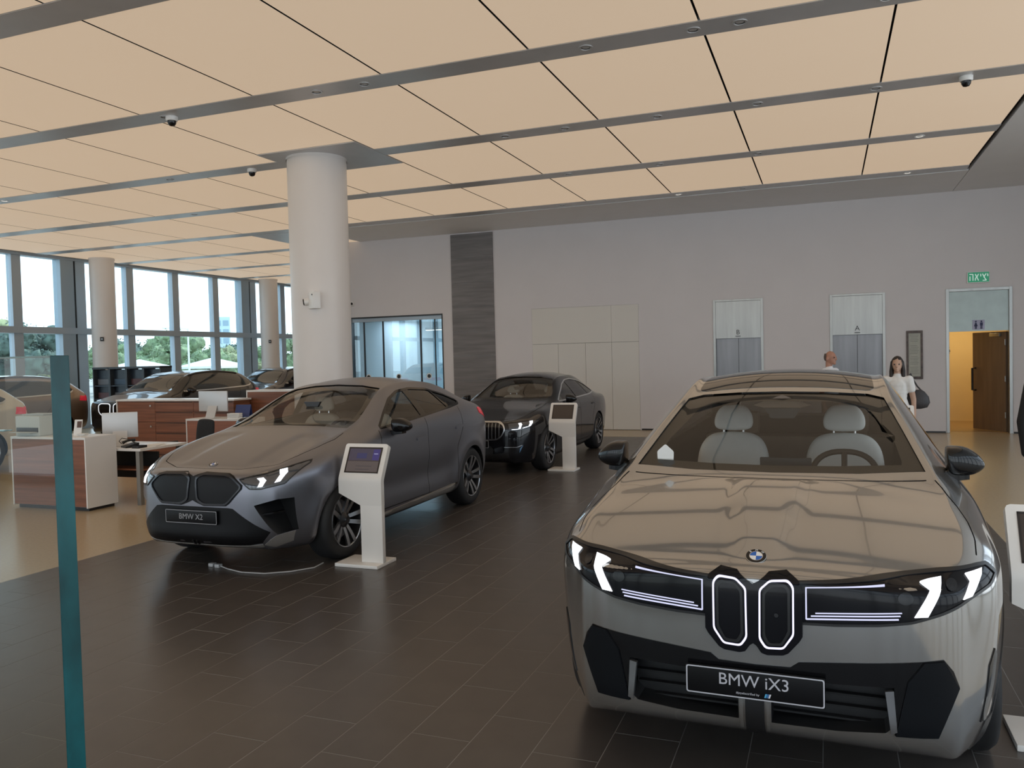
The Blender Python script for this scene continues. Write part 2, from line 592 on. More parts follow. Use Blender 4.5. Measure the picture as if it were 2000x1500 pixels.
# ---- washroom doorway
d3 = empty('door_3', (2.915, YW, 0), kind='structure')
f = MB()
f.box(-.60, -.54, -.02, .27, 0, 2.985, bev=.004).box(.54, .60, -.02, .27, 0, 2.985, bev=.004).box(-.54, .54, -.02, .27, 2.925, 2.985, bev=.004)
f.build('door_frame', M_steel, d3, smooth=False)
tp = MB().box(-.538, .538, .03, .10, 2.10, 2.923).build('transom_panel', mat('washroom_transom', (.28, .31, .29), .3, metal=.6, noise_s=5, noise_a=.06), d3, smooth=False)
sg = MB().box(-.11, .11, .02, .03, 2.13, 2.33).build('washroom_sign', mat('sign_lilac', (.45, .45, .60), .5), d3, smooth=False)
def figure(parent, x, z, h, skirt, m, y=.018, t=.004):
    b = MB()
    b.cyl((x, y - t, z + h * .9), (x, y, z + h * .9), h * .1, n=12)
    if skirt:
        b.prism([(x - .05 * h, z + h * .77), (x + .05 * h, z + h * .77), (x + .2 * h, z + h * .32), (x - .2 * h, z + h * .32)], 'y', y - t, y)
    else:
        b.box(x - .15 * h, x + .15 * h, y - t, y, z + h * .40, z + h * .77)
    b.box(x - .1 * h, x - .015 * h, y - t, y, z, z + h * .4)
    b.box(x + .015 * h, x + .1 * h, y - t, y, z, z + h * .4)
    return b.build('figure_symbol', m, parent, smooth=False)
M_navy = mat('sign_navy', (.02, .025, .09), .5)
figure(sg, -.05, 2.145, .17, True, M_navy)
figure(sg, .05, 2.145, .17, False, M_navy)
# open leaf, hinged at the right jamb and swung inward
lf = empty('door_leaf', (.52, .16, 0), R(-62), parent=d3)
lfm = MB().box(-.99, 0, -.02, .025, .01, 2.08, bev=.003).build('leaf_board', M_door, lf, smooth=False)
hb = MB()
hb.tube([(-.90, -.02, .85), (-.90, -.10, .85), (-.90, -.10, 1.32), (-.90, -.02, 1.32)], .022)
hb.build('pull_handle', M_black, lf)
cl = MB().box(-.42, -.12, -.07, -.02, 1.98, 2.05, bev=.01)
cl.build('door_closer', M_steel, lf)
hg = MB()
for z in (.3, 1.05, 1.8): hg.cyl((0, -.03, z), (0, -.03, z + .12), .014, n=10)
hg.build('hinge', M_steel, lf)
# corridor behind
cb = MB()
cb.box(1.9, 4.6, 22.2, 22.35, 0, 2.75).box(1.75, 1.9, YW + .25, 22.35, 0, 2.75).box(4.5, 4.65, YW + .25, 22.35, 0, 2.75).box(1.75, 4.65, YW + .25, 22.35, 2.75, 2.85)
corr = tag(cb.build('wall_corridor', M_yellow, smooth=False), kind='structure')
tag(MB().box(1.75, 4.65, YW + .25, 22.35, -.2, 0.002).build('floor_corridor', mat('corridor_floor', (.35, .23, .12), .3), smooth=False), kind='structure')
sgn = empty('wall_symbol_sign', (2.62, 22.19, 1.62), label='small dark washroom symbols on the yellow corridor wall beyond the open door', cat='sign')
figure(sgn, .02, 0, .17, False, M_black, y=.008, t=.006)
figure(sgn, .13, 0, .17, True, M_black, y=.008, t=.006)
b = MB()
b.tube([(-.16 + .055 * math.cos(t), .004, .05 + .055 * math.sin(t)) for t in np.linspace(1.9, 6.2, 12)], .008, n=6)
b.tube([(-.15, .004, .15), (-.145, .004, .07), (-.10, .004, .07), (-.075, .004, .0)], .009, n=6)
b.cyl((-.15, 0, .175), (-.15, .008, .175), .016, n=10)
b.build('wheelchair_symbol', M_black, sgn)
MB().box(-.05, .05, .002, .008, -.05, -.035).build('arrow_mark', M_black, sgn, smooth=False)
cl_d = bpy.data.lights.new('corridor_lamp', 'AREA')
cl_d.energy = 24; cl_d.color = (1, .76, .38); cl_d.size = .9
clo = bpy.data.objects.new('corridor_lamp', cl_d); COL.objects.link(clo)
clo.location = (3.0, 21.0, 2.70)

# ---- exit sign
ex = empty('exit_sign', (2.91, YW - .0, 3.20), label='green and white exit sign over the washroom doorway', cat='sign')
MB().box(-.205, .205, -.035, 0, -.115, .115, bev=.006).build('housing', M_white, ex, smooth=False)
MB().box(-.19, .19, -.040, -.034, -.10, .10).build('green_face', mat('exit_face', (.03, .30, .16), .4, emit=(.02, .28, .14), estr=.35), ex, smooth=False)
# the word, drawn as strokes (read right to left: yod tsadi yod alef he)
M_exw = emis('exit_letters', (.75, .95, .85), .6)
def stroke(*pts, w=.016):
    b = MB()
    for a, c in zip(pts[:-1], pts[1:]):
        d = Vector((c[0] - a[0], c[1] - a[1])); n_ = Vector((-d.y, d.x)).normalized() * w / 2
        b.prism([(a[0] + n_.x, a[1] + n_.y), (c[0] + n_.x, c[1] + n_.y), (c[0] - n_.x, c[1] - n_.y), (a[0] - n_.x, a[1] - n_.y)], 'y', -.044, -.040)
    return b
def letter(parts):
    b = MB()
    for p in parts:
        q = stroke(*p); b.add(q.v, q.f)
    b.build('letter', M_exw, ex, smooth=False)
letter([[(.155, .06), (.165, .055), (.165, .01)]])
letter([[(.07, .065), (.105, -.01)], [(.135, .065), (.095, -.0), (.14, -.07), (.075, -.07)]])
letter([[(.03, .06), (.04, .055), (.04, .01)]])
letter([[(-.06, .065), (.0, -.07)], [(-.0, .065), (-.03, .0)], [(-.06, -.07), (-.055, -.02), (-.035, 0)]])
letter([[(-.165, .06), (-.10, .06), (-.10, -.07)], [(-.155, .02), (-.155, -.07)]])

# ---- framed notice
fn = empty('framed_notice', (1.725, YW, 1.64), label='tall narrow framed notice on the wall between lift and washroom', cat='notice')
b = MB()
b.box(-.155, -.115, -.03, 0, -.51, .51).box(.115, .155, -.03, 0, -.51, .51).box(-.115, .115, -.03, 0, .455, .51).box(-.115, .115, -.03, 0, -.51, -.455)
b.build('frame', mat('frame_dark', (.10, .07, .06), .45, noise_s=20, noise_a=.5), fn, smooth=False)
pp = MB().box(-.115, .115, -.012, 0, -.455, .455).build('sheet', mat('notice_sheet', (.46, .46, .40), .6, noise_s=6, noise_a=.08), fn, smooth=False)
b = MB()
for k in range(26):
    z = .41 - k * .032
    if k in (5, 6, 13, 20): continue
    b.box(-.085 + (k % 3) * .006, .085 - (k * 7 % 5) * .008, -.0135, -.012, z, z + .007)
tag(b.build('printed_lines', mat('print_grey', (.20, .20, .18), .7), pp, smooth=False), kind='stuff')

# ---- glazed office front in the back wall
w1 = empty('window_1', (-10.63, YW, 0), kind='structure')
wx0, wx1 = -1.39, 1.39
b = MB().box(wx0, wx1, -.01, .20, 2.935, 2.97).box(wx0, wx0 + .03, -.01, .20, 0, 2.935).box(wx1 - .03, wx1, -.01, .20, 0, 2.935)
b.build('frame', M_black, w1, smooth=False)
MB().box(wx0 + .03, wx1 - .03, .04, .20, 2.84, 2.935).build('head_rail', M_wgrey, w1, smooth=False)
px = [wx0 + .03, -1.0, -.42, .70, 1.12, wx1 - .03]
for i in range(5):
    MB().box(px[i] + .008, px[i + 1] - .008, .08, .09, .01, 2.84).build('pane', M_shop, w1, smooth=False)
for i, x in enumerate(px[1:-1]):
    MB().box(x - (.02 if i != 3 else .012), x + (.02 if i != 3 else .012), .07, .10, 0, 2.84).build('mullion', M_black, w1, smooth=False)
for x in (-.90, .02, .92):
    dt = MB().lathe([(.001, 0), (.075, 0), (.075, .004), (.001, .004)], 'y', 20).build('marker_dot', M_white, w1)
    dt.location = (x, .074, 1.36)
    MB().lathe([(.001, 0), (.05, 0), (.05, .003), (.001, .003)], 'y', 20).build('dot_centre', M_black, dt).location = (0, -.003, 0)
ob = MB()
ob.box(-11.95, -8.6, 24.0, 24.15, 0, 3.0).box(-8.75, -8.6, YW + .25, 24.1, 0, 3.0).box(-11.95, -8.6, YW + .25, 24.1, 3.0, 3.1)
tag(ob.build('wall_office', mat('office_wall', (.42, .55, .62), .6), smooth=False), kind='structure')
ol = empty('linear_lamp', (-9.75, 20.6, 2.62), label='slim lit linear lamp hanging inside the glazed office', cat='lamp')
MB().box(-.75, .75, -.04, .04, 0, .07).build('housing', M_white, ol, smooth=False)
MB().box(-.74, .74, -.03, .03, -.012, 0).build('diffuser', emis('linear_glow', (1, .95, .85), 5.0), ol, smooth=False)
for q in (-.6, .6): MB().cyl((q, 0, .07), (q, 0, .36), .004, n=6).build('suspension_wire', M_black, ol)
of_d = bpy.data.lights.new('office_fill', 'AREA')  # unseen fill light, added to brighten the office behind the glazing
of_d.energy = 130; of_d.color = (.82, .93, 1); of_d.size = 2.0
ofo = bpy.data.objects.new('office_fill', of_d); COL.objects.link(ofo)
ofo.location = (-10.8, 21.8, 2.95)

# ---- left facade
w2 = empty('window_2', (XL, 0, 0), kind='structure')
mull = MB().box(-.1, .1, -.14, .14, 0, CH)
mmesh = mull.mesh('mullion'); mmesh.materials.append(M_wgrey)
thin = MB().box(-.1, .1, -.02, .02, 0, CH).mesh('cover_strip'); thin.materials.append(M_black)
ys = [17.95 + 1.95 * k for k in range(-13, 7)]
for k, y in enumerate(ys):
    if (k - 13) % 4 == 0:       # steel post group in line with the round columns
        MB().box(-.15, .15, -.56, -.12, 0, CH).build('steel_post', mat('post_blue', (.34, .42, .48), .4, metal=.3), w2, smooth=False).location = (0, y, 0)
        MB().box(-.1, .1, -.11, -.03, 0, CH).build('cover_strip', M_black, w2, smooth=False).location = (0, y, 0)
        MB().box(-.12, .12, -.03, .30, 0, CH).build('mullion', M_wgrey, w2, smooth=False).location = (0, y, 0)
    else:
        o = link('mullion', mmesh, None, w2); o.location = (0, y + .05, 0)
for k in range(len(ys) - 1):
    for z0, z1 in ((.1, 2.79), (2.97, 4.93)):
        MB().box(-.012, .012, ys[k] + .19, ys[k + 1] - .1, z0, z1).build('pane', M_pane, w2, smooth=False)
MB().box(-.14, .16, YB, YD, 2.79, 2.97).build('transom', M_wgrey, w2, smooth=False)
MB().box(-.14, .16, YB, YD, 4.93, CH + .07).build('head_beam', M_wgrey, w2, smooth=False)
MB().box(-.14, .16, YB, YD, 0, .10).build('sill', M_wgrey, w2, smooth=False)

# ---- glazed front behind the viewer
w3 = empty('window_3', (0, YB, 0), kind='structure')
for k in range(15):
    MB().box(-.1, .1, -.1, .1, 0, CH + .07).build('mullion', M_wgrey, w3, smooth=False).location = (XL + .1 + k * 1.965, 0, 0)
MB().box(XL, XR, -.1, .1, 2.79, 2.97).build('transom', M_wgrey, w3, smooth=False)
MB().box(XL, XR, -.1, .1, 0, .1).build('sill', M_wgrey, w3, smooth=False)
MB().box(XL, XR, -.1, .1, 4.8, CH + .07).build('head_beam', M_wgrey, w3, smooth=False)

# ---- round columns
def column(x, y, r, label, seam=True):
    c = empty('column', (x, y, 0), kind='structure')
    MB().lathe([(r, 0), (r, CH)], n=48).build('shaft', M_col, c, ang=60)
    MB().lathe([(r + .012, CH - .05), (r + .012, CH)], n=48).build('collar', M_col, c, ang=60)
    return c
column(-7.47, 11.05, .46, '')
column(-12.20, 17.62, .46, '')
for y in (18.25, 25.95, 10.5):
    column(-19.9, y, .34, '')

# ---- cameras and sensors
def dome(x, y, label):
    o = empty('dome_camera', (x, y, CH - .006), label=label, cat='camera')
    MB().lathe([(.001, 0), (.075, 0), (.075, -.04), (.065, -.055), (.001, -.055)], n=24).build('base', M_white, o)
    MB().lathe([(.055, -.05), (.052, -.085), (.035, -.112), (.001, -.122)], n=24).build('lens_dome', M_gloss, o)
dome(-7.82, 8.36, 'dark domed security camera on the wide ceiling strip near the upper left')
dome(-8.78, 11.13, 'white domed camera on the ceiling strip just left of the big column')
dome(1.58, 11.12, 'white domed camera on the ceiling strip at the upper right')
b = empty('wall_camera', (-7.24, 10.60, 2.75), R(-33), label='white box camera with dark lens fixed to the round column', cat='camera')
MB().box(-.10, .10, -.10, .02, -.14, .12, bev=.015).build('housing', M_white, b)
MB().cyl((-.12, -.05, -.02), (-.165, -.135, -.03), .06, .055, n=20).build('camera_head', M_white, b)
MB().cyl((-.165, -.135, -.03), (-.173, -.150, -.032), .05, .048, n=20).build('lens', M_gloss, b)
MB().cyl((.06, -.102, .07), (.06, -.108, .07), .012, n=10).build('screw', M_black, b)
b = empty('motion_sensor', (-11.93, YW, 3.34), label='small round white sensor on the back wall beside the column', cat='sensor')
MB().lathe([(.001, -.07), (.04, -.06), (.07, -.02), (.075, 0)], 'y', 20).build('body', M_white, b)
MB().lathe([(.001, -.08), (.03, -.076), (.035, -.06)], 'y', 16).build('lens', M_gloss, b).location = (.02, 0, 0)
for yy, nm in ((18.25, 'nearer'), (25.95, 'farther')):
    s = empty('column_socket', (-19.9 + .20, yy - .27, 2.62), R(38), label='small dark fitting on the %s white column by the window' % nm, cat='fitting')
    MB().box(-.05, .05, -.05, .02, -.06, .06, bev=.008).build('body', M_black, s)
    MB().cyl((0, -.05, 0), (0, -.06, 0), .025, n=12).build('lens', M_wgrey, s)

# ================================================================== CARS
def pchip(xs, ys, x):
    xs, ys = np.asarray(xs, float), np.asarray(ys, float)
    if len(xs) == 1: return float(ys[0])
    if x <= xs[0]: return float(ys[0])
    if x >= xs[-1]: return float(ys[-1])
    h = np.diff(xs); d = np.diff(ys) / h
    m = np.zeros(len(xs)); m[0], m[-1] = d[0], d[-1]
    for i in range(1, len(xs) - 1):
        if d[i - 1] * d[i] > 0:
            w1, w2 = 2 * h[i] + h[i - 1], h[i] + 2 * h[i - 1]
            m[i] = (w1 + w2) / (w1 / d[i - 1] + w2 / d[i])
    i = int(np.searchsorted(xs, x) - 1)
    t = (x - xs[i]) / h[i]
    return float((2 * t**3 - 3 * t**2 + 1) * ys[i] + (t**3 - 2 * t**2 + t) * h[i] * m[i] + (-2 * t**3 + 3 * t**2) * ys[i + 1] + (t**3 - t**2) * h[i] * m[i + 1])

def inside_poly(px, py, poly):
    c = np.zeros(len(px), bool)
    n = len(poly)
    for i in range(n):
        x0, y0 = poly[i]; x1, y1 = poly[(i + 1) % n]
        cond = ((y0 > py) != (y1 > py))
        with np.errstate(divide='ignore', invalid='ignore'):
            c ^= cond & (px < (x1 - x0) * (py - y0) / ((y1 - y0) if y1 != y0 else 1e-12) + x0)
    return c

class Car:
    FX = (0, .35, .7, .92, 1)
    def __init__(s, root, T, stations, front_bulge, rear_bulge, p=8, crown=2.2, lv=3, deform=None, dfr=None):
        """T: rows of (s, x, z) for bot, s1..s6, rail; 'top' is (s, z) on the centreline"""
        s.root = root
        rows = ['bot', 's1', 's2', 's3', 's4', 's5', 's6', 'rail']
        def ev(r, st):
            q = T[r]
            return pchip([a[0] for a in q], [a[1] for a in q], st), pchip([a[0] for a in q], [a[2] for a in q], st)
        top = lambda st: pchip([a[0] for a in T['top']], [a[1] for a in T['top']], st)
        V, Fc, idx = [], [], {}
        def vid(x, y, z):
            k = (round(x, 5), round(y, 5), round(z, 5))
            if k not in idx:
                idx[k] = len(V); V.append((x, y, z))
            return idx[k]
        rings = []
        for st in stations:
            xb, zb = ev('bot', st)
            half = [(f * xb, zb) for f in s.FX]
            half += [ev(r, st) for r in rows[1:]]
            xr, zr = half[-1]
            zc = top(st)
            half += [(f * xr, zc - (zc - zr) * f ** crown) for f in reversed(s.FX[:-1])]
            rings.append([(x, st, z) for x, z in half])
        def quad(P):
            for sg in (1, -1):
                q = [vid(sg * x, y, z) for x, y, z in P]
                if sg < 0: q.reverse()
                q = [a for i, a in enumerate(q) if a != q[i - 1]]
                if len(q) >= 3: Fc.append(q)
        for a, b in zip(rings[:-1], rings[1:]):
            for k in range(len(a) - 1):
                quad([a[k], b[k], b[k + 1], a[k + 1]])
        for ring, bul, sgn in ((rings[0], front_bulge, -1), (rings[-1], rear_bulge, 1)):
            st = ring[0][1]
            G = [[None] * 8 for _ in range(5)]
            zb = ring[0][2]
            for c in range(5):
                f = s.FX[c]
                ztop = ring[15 - c][2] if c < 4 else ring[11][2]
                for r in range(8):
                    if r == 0: G[c][r] = ring[c]
                    elif r == 7: G[c][r] = ring[15 - c]
                    elif c == 4: G[c][r] = ring[4 + r]
                    else:
                        xs_, _, zs_ = ring[4 + r]
                        zt = ring[11][2]
                        z = zb + (zs_ - zb) * (ztop - zb) / (zt - zb)
                        pp = p if not isinstance(p, (list, tuple)) else p[r]
                        G[c][r] = (f * xs_, st + sgn * bul[r] * (1 - f ** pp), z)
            for c in range(4):
                for r in range(7):
                    q = [G[c][r], G[c + 1][r], G[c + 1][r + 1], G[c][r + 1]]
                    if sgn > 0: q.reverse()
                    quad(q)
        tgt = np.array(V)
        cur = tgt.copy()
        for it in range(3):
            me = bpy.data.meshes.new('c'); me.from_pydata(cur.tolist(), [], Fc)
            e = subsurf_mesh(me, 1)
            got = np.array([v.co[:] for v in e.vertices[:len(V)]])
            bpy.data.meshes.remove(e); bpy.data.meshes.remove(me)
            cur += .8 * (tgt - got)
        me = bpy.data.meshes.new('c'); me.from_pydata(cur.tolist(), [], Fc)
        ref = subsurf_mesh(me, lv)
        bpy.data.meshes.remove(me)
        n = len(ref.vertices)
        co = np.empty(n * 3); ref.vertices.foreach_get('co', co); co = co.reshape(-1, 3)
        if deform is not None:
            co = deform(co)
            ref.vertices.foreach_set('co', co.ravel()); ref.update()
        bm = bmesh.new(); bm.from_mesh(ref); bmesh.ops.recalc_face_normals(bm, faces=bm.faces); bm.to_mesh(ref); bm.free()
        ref.shade_smooth()
        s.ref = ref
        s.co = co
        s.no = np.array([v.normal[:] for v in ref.vertices])
        ref.calc_loop_triangles()
        s.tris = [tuple(t.vertices) for t in ref.loop_triangles]
        s.bvh = BVHTree.FromPolygons([tuple(c) for c in co], s.tris)
        s.body = ref.copy()
        s.regions = []

    # -- queries on the reference skin
    def normal_at(s, p):
        q, nn, i, d = s.bvh.find_nearest(p)
        a, b, c = s.tris[i]
        A, B, C = (Vector(s.co[k]) for k in (a, b, c))
        v0, v1, v2 = B - A, C - A, q - A
        d00, d01, d11, d20, d21 = v0.dot(v0), v0.dot(v1), v1.dot(v1), v2.dot(v0), v2.dot(v1)
        den = d00 * d11 - d01 * d01
        if abs(den) < 1e-18: return q, Vector(s.no[a]), d
        v = (d11 * d20 - d01 * d21) / den; w = (d00 * d21 - d01 * d20) / den
        nrm = Vector(s.no[a]) * (1 - v - w) + Vector(s.no[b]) * v + Vector(s.no[c]) * w
        return q, nrm.normalized(), d
    def hit(s, axis, u, v, sgn=1):
        if axis == 'front': o, d = Vector((u, -3, v)), Vector((0, 1, 0))
        elif axis == 'rear': o, d = Vector((u, 9, v)), Vector((0, -1, 0))
        elif axis == 'side': o, d = Vector((3 * sgn, u, v)), Vector((-sgn, 0, 0))
        else: o, d = Vector((u, v, 4)), Vector((0, 0, -1))
        h = s.bvh.ray_cast(o, d)
        if h[0] is None:
            q = s.bvh.find_nearest(o + d * 3)[0]
            t = Vector(q)
            return t, s.normal_at(t)[1]
        return h[0], s.normal_at(h[0])[1]

    def _emit(s, name, pts2, faces, bedges, axis, m, off, thick, sgn, parent):
        P, N = [], []
        for i, (u, v) in enumerate(pts2):
            p, n = s.hit(axis, u, v, sgn)
            o_ = off(u, v) if callable(off) else off
            P.append(p + n * o_); N.append(n)
        if faces:
            acc = 0
            for f in faces[:40]:
                fn = (P[f[1]] - P[f[0]]).cross(P[f[2]] - P[f[0]])
                acc += fn.dot(N[f[0]])
            if acc < 0:
                faces = [tuple(reversed(f)) for f in faces]
                bedges = [(b, a) for a, b in bedges]
        nv = len(P)
        nf = len(faces)
        if thick:
            mp = {}
            for a, b in bedges:
                for k in (a, b):
                    if k not in mp:
                        mp[k] = len(P); P.append(P[k] - N[k] * thick); N.append(N[k])
            faces = list(faces) + [(b, a, mp[a], mp[b]) for a, b in bedges]
        me = bpy.data.meshes.new(name)
        me.from_pydata([p[:] for p in P], [], faces)
        me.shade_smooth()
        ln = []
        for k, pl in enumerate(me.polygons):
            fn = pl.normal.copy()
            for vi in pl.vertices:
                ln.append(N[vi][:] if k < nf else fn[:])
        me.normals_split_custom_set(ln)
        return link(name, me, m, parent or s.root)

    def patch(s, name, axis, poly, m, off=.003, thick=.006, sgn=1, res=.05, parent=None):
        bm = bmesh.new()
        vs = [bm.verts.new((u, v, 0)) for u, v in poly]
        f = bm.faces.new(vs)
        bmesh.ops.triangulate(bm, faces=[f], quad_method='BEAUTY', ngon_method='EAR_CLIP')
        us = [q[0] for q in poly]; ws = [q[1] for q in poly]
        for lo, hi, ax in ((min(us), max(us), 0), (min(ws), max(ws), 1)):
            n = int((hi - lo) / res)
            for k in range(1, n + 1):
                t = lo + (hi - lo) * k / (n + 1)
                co = (t, 0, 0) if ax == 0 else (0, t, 0)
                bmesh.ops.bisect_plane(bm, geom=bm.verts[:] + bm.edges[:] + bm.faces[:], plane_co=co, plane_no=(1, 0, 0) if ax == 0 else (0, 1, 0), dist=1e-6)
        bm.normal_update()
        for f in bm.faces:
            if f.normal.z < 0: f.normal_flip()
        bm.verts.index_update()
        pts = [(v.co.x, v.co.y) for v in bm.verts]
        faces = [tuple(v.index for v in f.verts) for f in bm.faces]
        cnt = {}
        for f in faces:
            for a, b in zip(f, f[1:] + f[:1]): cnt[(a, b)] = 1
        bed = [(a, b) for (a, b) in cnt if (b, a) not in cnt]
        bm.free()
        return s._emit(name, pts, faces, bed, axis, m, off, thick, sgn, parent)

    def band(s, name, axis, outer, inner, m, off=.003, thick=.006, sgn=1, n=120, parent=None, closed=True):
        A, B = resample(outer, n, closed), resample(inner, n, closed)
        pts = A + B
        faces = []
        for i in range(n if closed else n - 1):
            j = (i + 1) % n
            faces.append((i, j, n + j, n + i))
        cnt = {}
        for f in faces:
            for a, b in zip(f, f[1:] + f[:1]): cnt[(a, b)] = 1
        bed = [(a, b) for (a, b) in cnt if (b, a) not in cnt]
        return s._emit(name, pts, faces, bed, axis, m, off, thick, sgn, parent)

    def line(s, name, axis, pts, w, m, off=.002, thick=.004, sgn=1, n=None, parent=None, closed=False):
        L = sum((Vector(b) - Vector(a)).length for a, b in zip(pts[:-1], pts[1:]))
        n = n or max(4, int(L / .03))
        P = [Vector(q) for q in resample(pts, n, closed)]
        A, B = [], []
        for i, q in enumerate(P):
            a_, b_ = (P[i - 1], P[(i + 1) % n]) if closed else (P[max(i - 1, 0)], P[min(i + 1, n - 1)])
            d = (b_ - a_).normalized()
            nn = Vector((-d.y, d.x)) * (w / 2)
            A.append(tuple(q + nn)); B.append(tuple(q - nn))
        return s.band(name, axis, A, B, m, off, thick, sgn, n, parent, closed) if False else s._strip(name, axis, A, B, m, off, thick, sgn, parent, closed)
    def _strip(s, name, axis, A, B, m, off, thick, sgn, parent, closed):
        n = len(A)
        pts = A + B
        faces = [(i, (i + 1) % n, n + (i + 1) % n, n + i) for i in range(n if closed else n - 1)]
        cnt = {}
        for f in faces:
            for a, b in zip(f, f[1:] + f[:1]): cnt[(a, b)] = 1
        bed = [(a, b) for (a, b) in cnt if (b, a) not in cnt]
        return s._emit(name, pts, faces, bed, axis, m, off, thick, sgn, parent)

    # -- cutting
    def cut(s, mb, op='DIFFERENCE', fix=True):
        cm = mb.mesh('cut', fix) if isinstance(mb, MB) else mb
        a = bpy.data.objects.new('a', s.body); COL.objects.link(a)
        b = bpy.data.objects.new('b', cm); COL.objects.link(b)
        md = a.modifiers.new('b', 'BOOLEAN'); md.operation = op; md.object = b; md.solver = 'MANIFOLD'
        n0 = len(s.body.polygons)
        out = evaluated(a)
        bpy.data.objects.remove(a); bpy.data.objects.remove(b)
        if len(out.polygons) < 50:
            print('BOOLEAN FAIL', len(out.polygons), n0)
            return
        s.body = out
    def ribbon(s, axis, pts, w=.005, d=.014, sgn=1, closed=False):
        """closed solid following the skin, used to cut a shut line"""
        L = sum((Vector(b) - Vector(a)).length for a, b in zip(pts[:-1], pts[1:]))
        n = max(6, int(L / .025))
        P = [Vector(q) for q in resample(pts, n, closed)]
        secs = []
        for i, q in enumerate(P):
            a_, b_ = (P[i - 1], P[(i + 1) % n]) if closed else (P[max(i - 1, 0)], P[min(i + 1, n - 1)])
            t = (b_ - a_).normalized(); nn = Vector((-t.y, t.x)) * (w / 2)
            h, nr = s.hit(axis, q.x, q.y, sgn)
            if axis == 'side': lat = Vector((0, nn.x, nn.y))
            elif axis == 'top': lat = Vector((nn.x, nn.y, 0))
            else: lat = Vector((nn.x, 0, nn.y))
            secs.append([h + lat - nr * d, h - lat - nr * d, h - lat + nr * .02, h + lat + nr * .02])
        m = MB()
        k = len(secs)
        vs = [p for q in secs for p in q]
        fs = []
        for i in range(k if closed else k - 1):
            j = (i + 1) % k
            fs += [(i * 4 + e, i * 4 + (e + 1) % 4, j * 4 + (e + 1) % 4, j * 4 + e) for e in range(4)]
        if not closed: fs += [(3, 2, 1, 0), tuple((k - 1) * 4 + e for e in range(4))]
        m.add(vs, fs)
        s.cut(m)
    def cabin(s, s0, s1, z0, inset=.05, xm=3):
        me = bpy.data.meshes.new('in')
        P = s.co - s.no * inset
        me.from_pydata(P.tolist(), [], [tuple(p.vertices) for p in s.ref.polygons])
        keep = s.body
        s.body = me
        s.cut(MB().box(-xm, xm, s0, s1, z0, 3), 'INTERSECT')
        inner = s.body
        s.body = keep
        s.cut(inner)

    def finish(s, paint, inner, regions, name='body'):
        """regions: (part name, axis, polygon, sign) in order; the rest is the body"""
        me = s.body
        n = len(me.polygons)
        cen = np.array([p.center[:] for p in me.polygons]); nor = np.array([p.normal[:] for p in me.polygons])
        on = np.zeros(n, bool)
        for i in range(n):
            q, nn, idx, d = s.bvh.find_nearest(Vector(cen[i]))
            on[i] = d < .004 and Vector(nor[i]).dot(Vector(s.no[s.tris[idx][0]])) > .6
        owner = np.zeros(n, int)
        for k, (nm, axis, poly, sg) in enumerate(regions):
            if axis == 'side': m_ = inside_poly(cen[:, 1], cen[:, 2], poly) & (nor[:, 0] * sg > .15)
            elif axis == 'top': m_ = inside_poly(cen[:, 0], cen[:, 1], poly) & (nor[:, 2] > .1)
            elif axis == 'rear': m_ = inside_poly(cen[:, 0], cen[:, 2], poly) & (nor[:, 1] > .1)
            else: m_ = inside_poly(cen[:, 0], cen[:, 2], poly) & (nor[:, 1] < -.1)
            owner[(owner == 0) & m_ & on] = k + 1
        vco = [v.co for v in me.vertices]
        out = {}
        for k in range(len(regions) + 1):
            ids = np.nonzero(owner == k)[0]
            if not len(ids): continue
            mp, V, Fs = {}, [], []
            for i in ids:
                f = []
                for vi in me.polygons[i].vertices:
                    if vi not in mp: mp[vi] = len(V); V.append(vco[vi][:])
                    f.append(mp[vi])
                Fs.append(f)
            nm = name if k == 0 else regions[k - 1][0]
            m2 = bpy.data.meshes.new(nm)
            m2.from_pydata(V, [], Fs)
            m2.shade_smooth()
            vn = {}
            ln = []
            mi = []
            for j, pl in enumerate(m2.polygons):
                o_ = on[ids[j]]
                mi.append(0 if o_ else 1)
                fn = pl.normal[:]
                for vi in pl.vertices:
                    if o_:
                        if vi not in vn: vn[vi] = s.normal_at(Vector(V[vi]))[1]
                        ln.append(vn[vi][:])
                    else: ln.append(fn)
            m2.normals_split_custom_set(ln)
            ob = link(nm, m2, [paint, inner], s.root)
            m2.polygons.foreach_set('material_index', mi)
            out.setdefault(nm, []).append(ob)
        return out

def clip_poly(poly, t, keep_less=True):
    """part of a polygon on one side of u = t"""
    out = []
    n = len(poly)
    ins = (lambda p: p[0] <= t) if keep_less else (lambda p: p[0] >= t)
    for i in range(n):
        a, b = poly[i - 1], poly[i]
        if ins(a) != ins(b):
            k = (t - a[0]) / (b[0] - a[0])
            out.append((t, a[1] + k * (b[1] - a[1])))
        if ins(b): out.append(b)
    return out

def wells(car, fa, ra, r, hw, xin=.55):
    for a in (fa, ra):
        for sg in (1, -1):
            b = MB().cyl((sg * xin, a, r * .95), (sg * (hw + .3), a, r * .95), r + .045, n=40)
            car.cut(b)

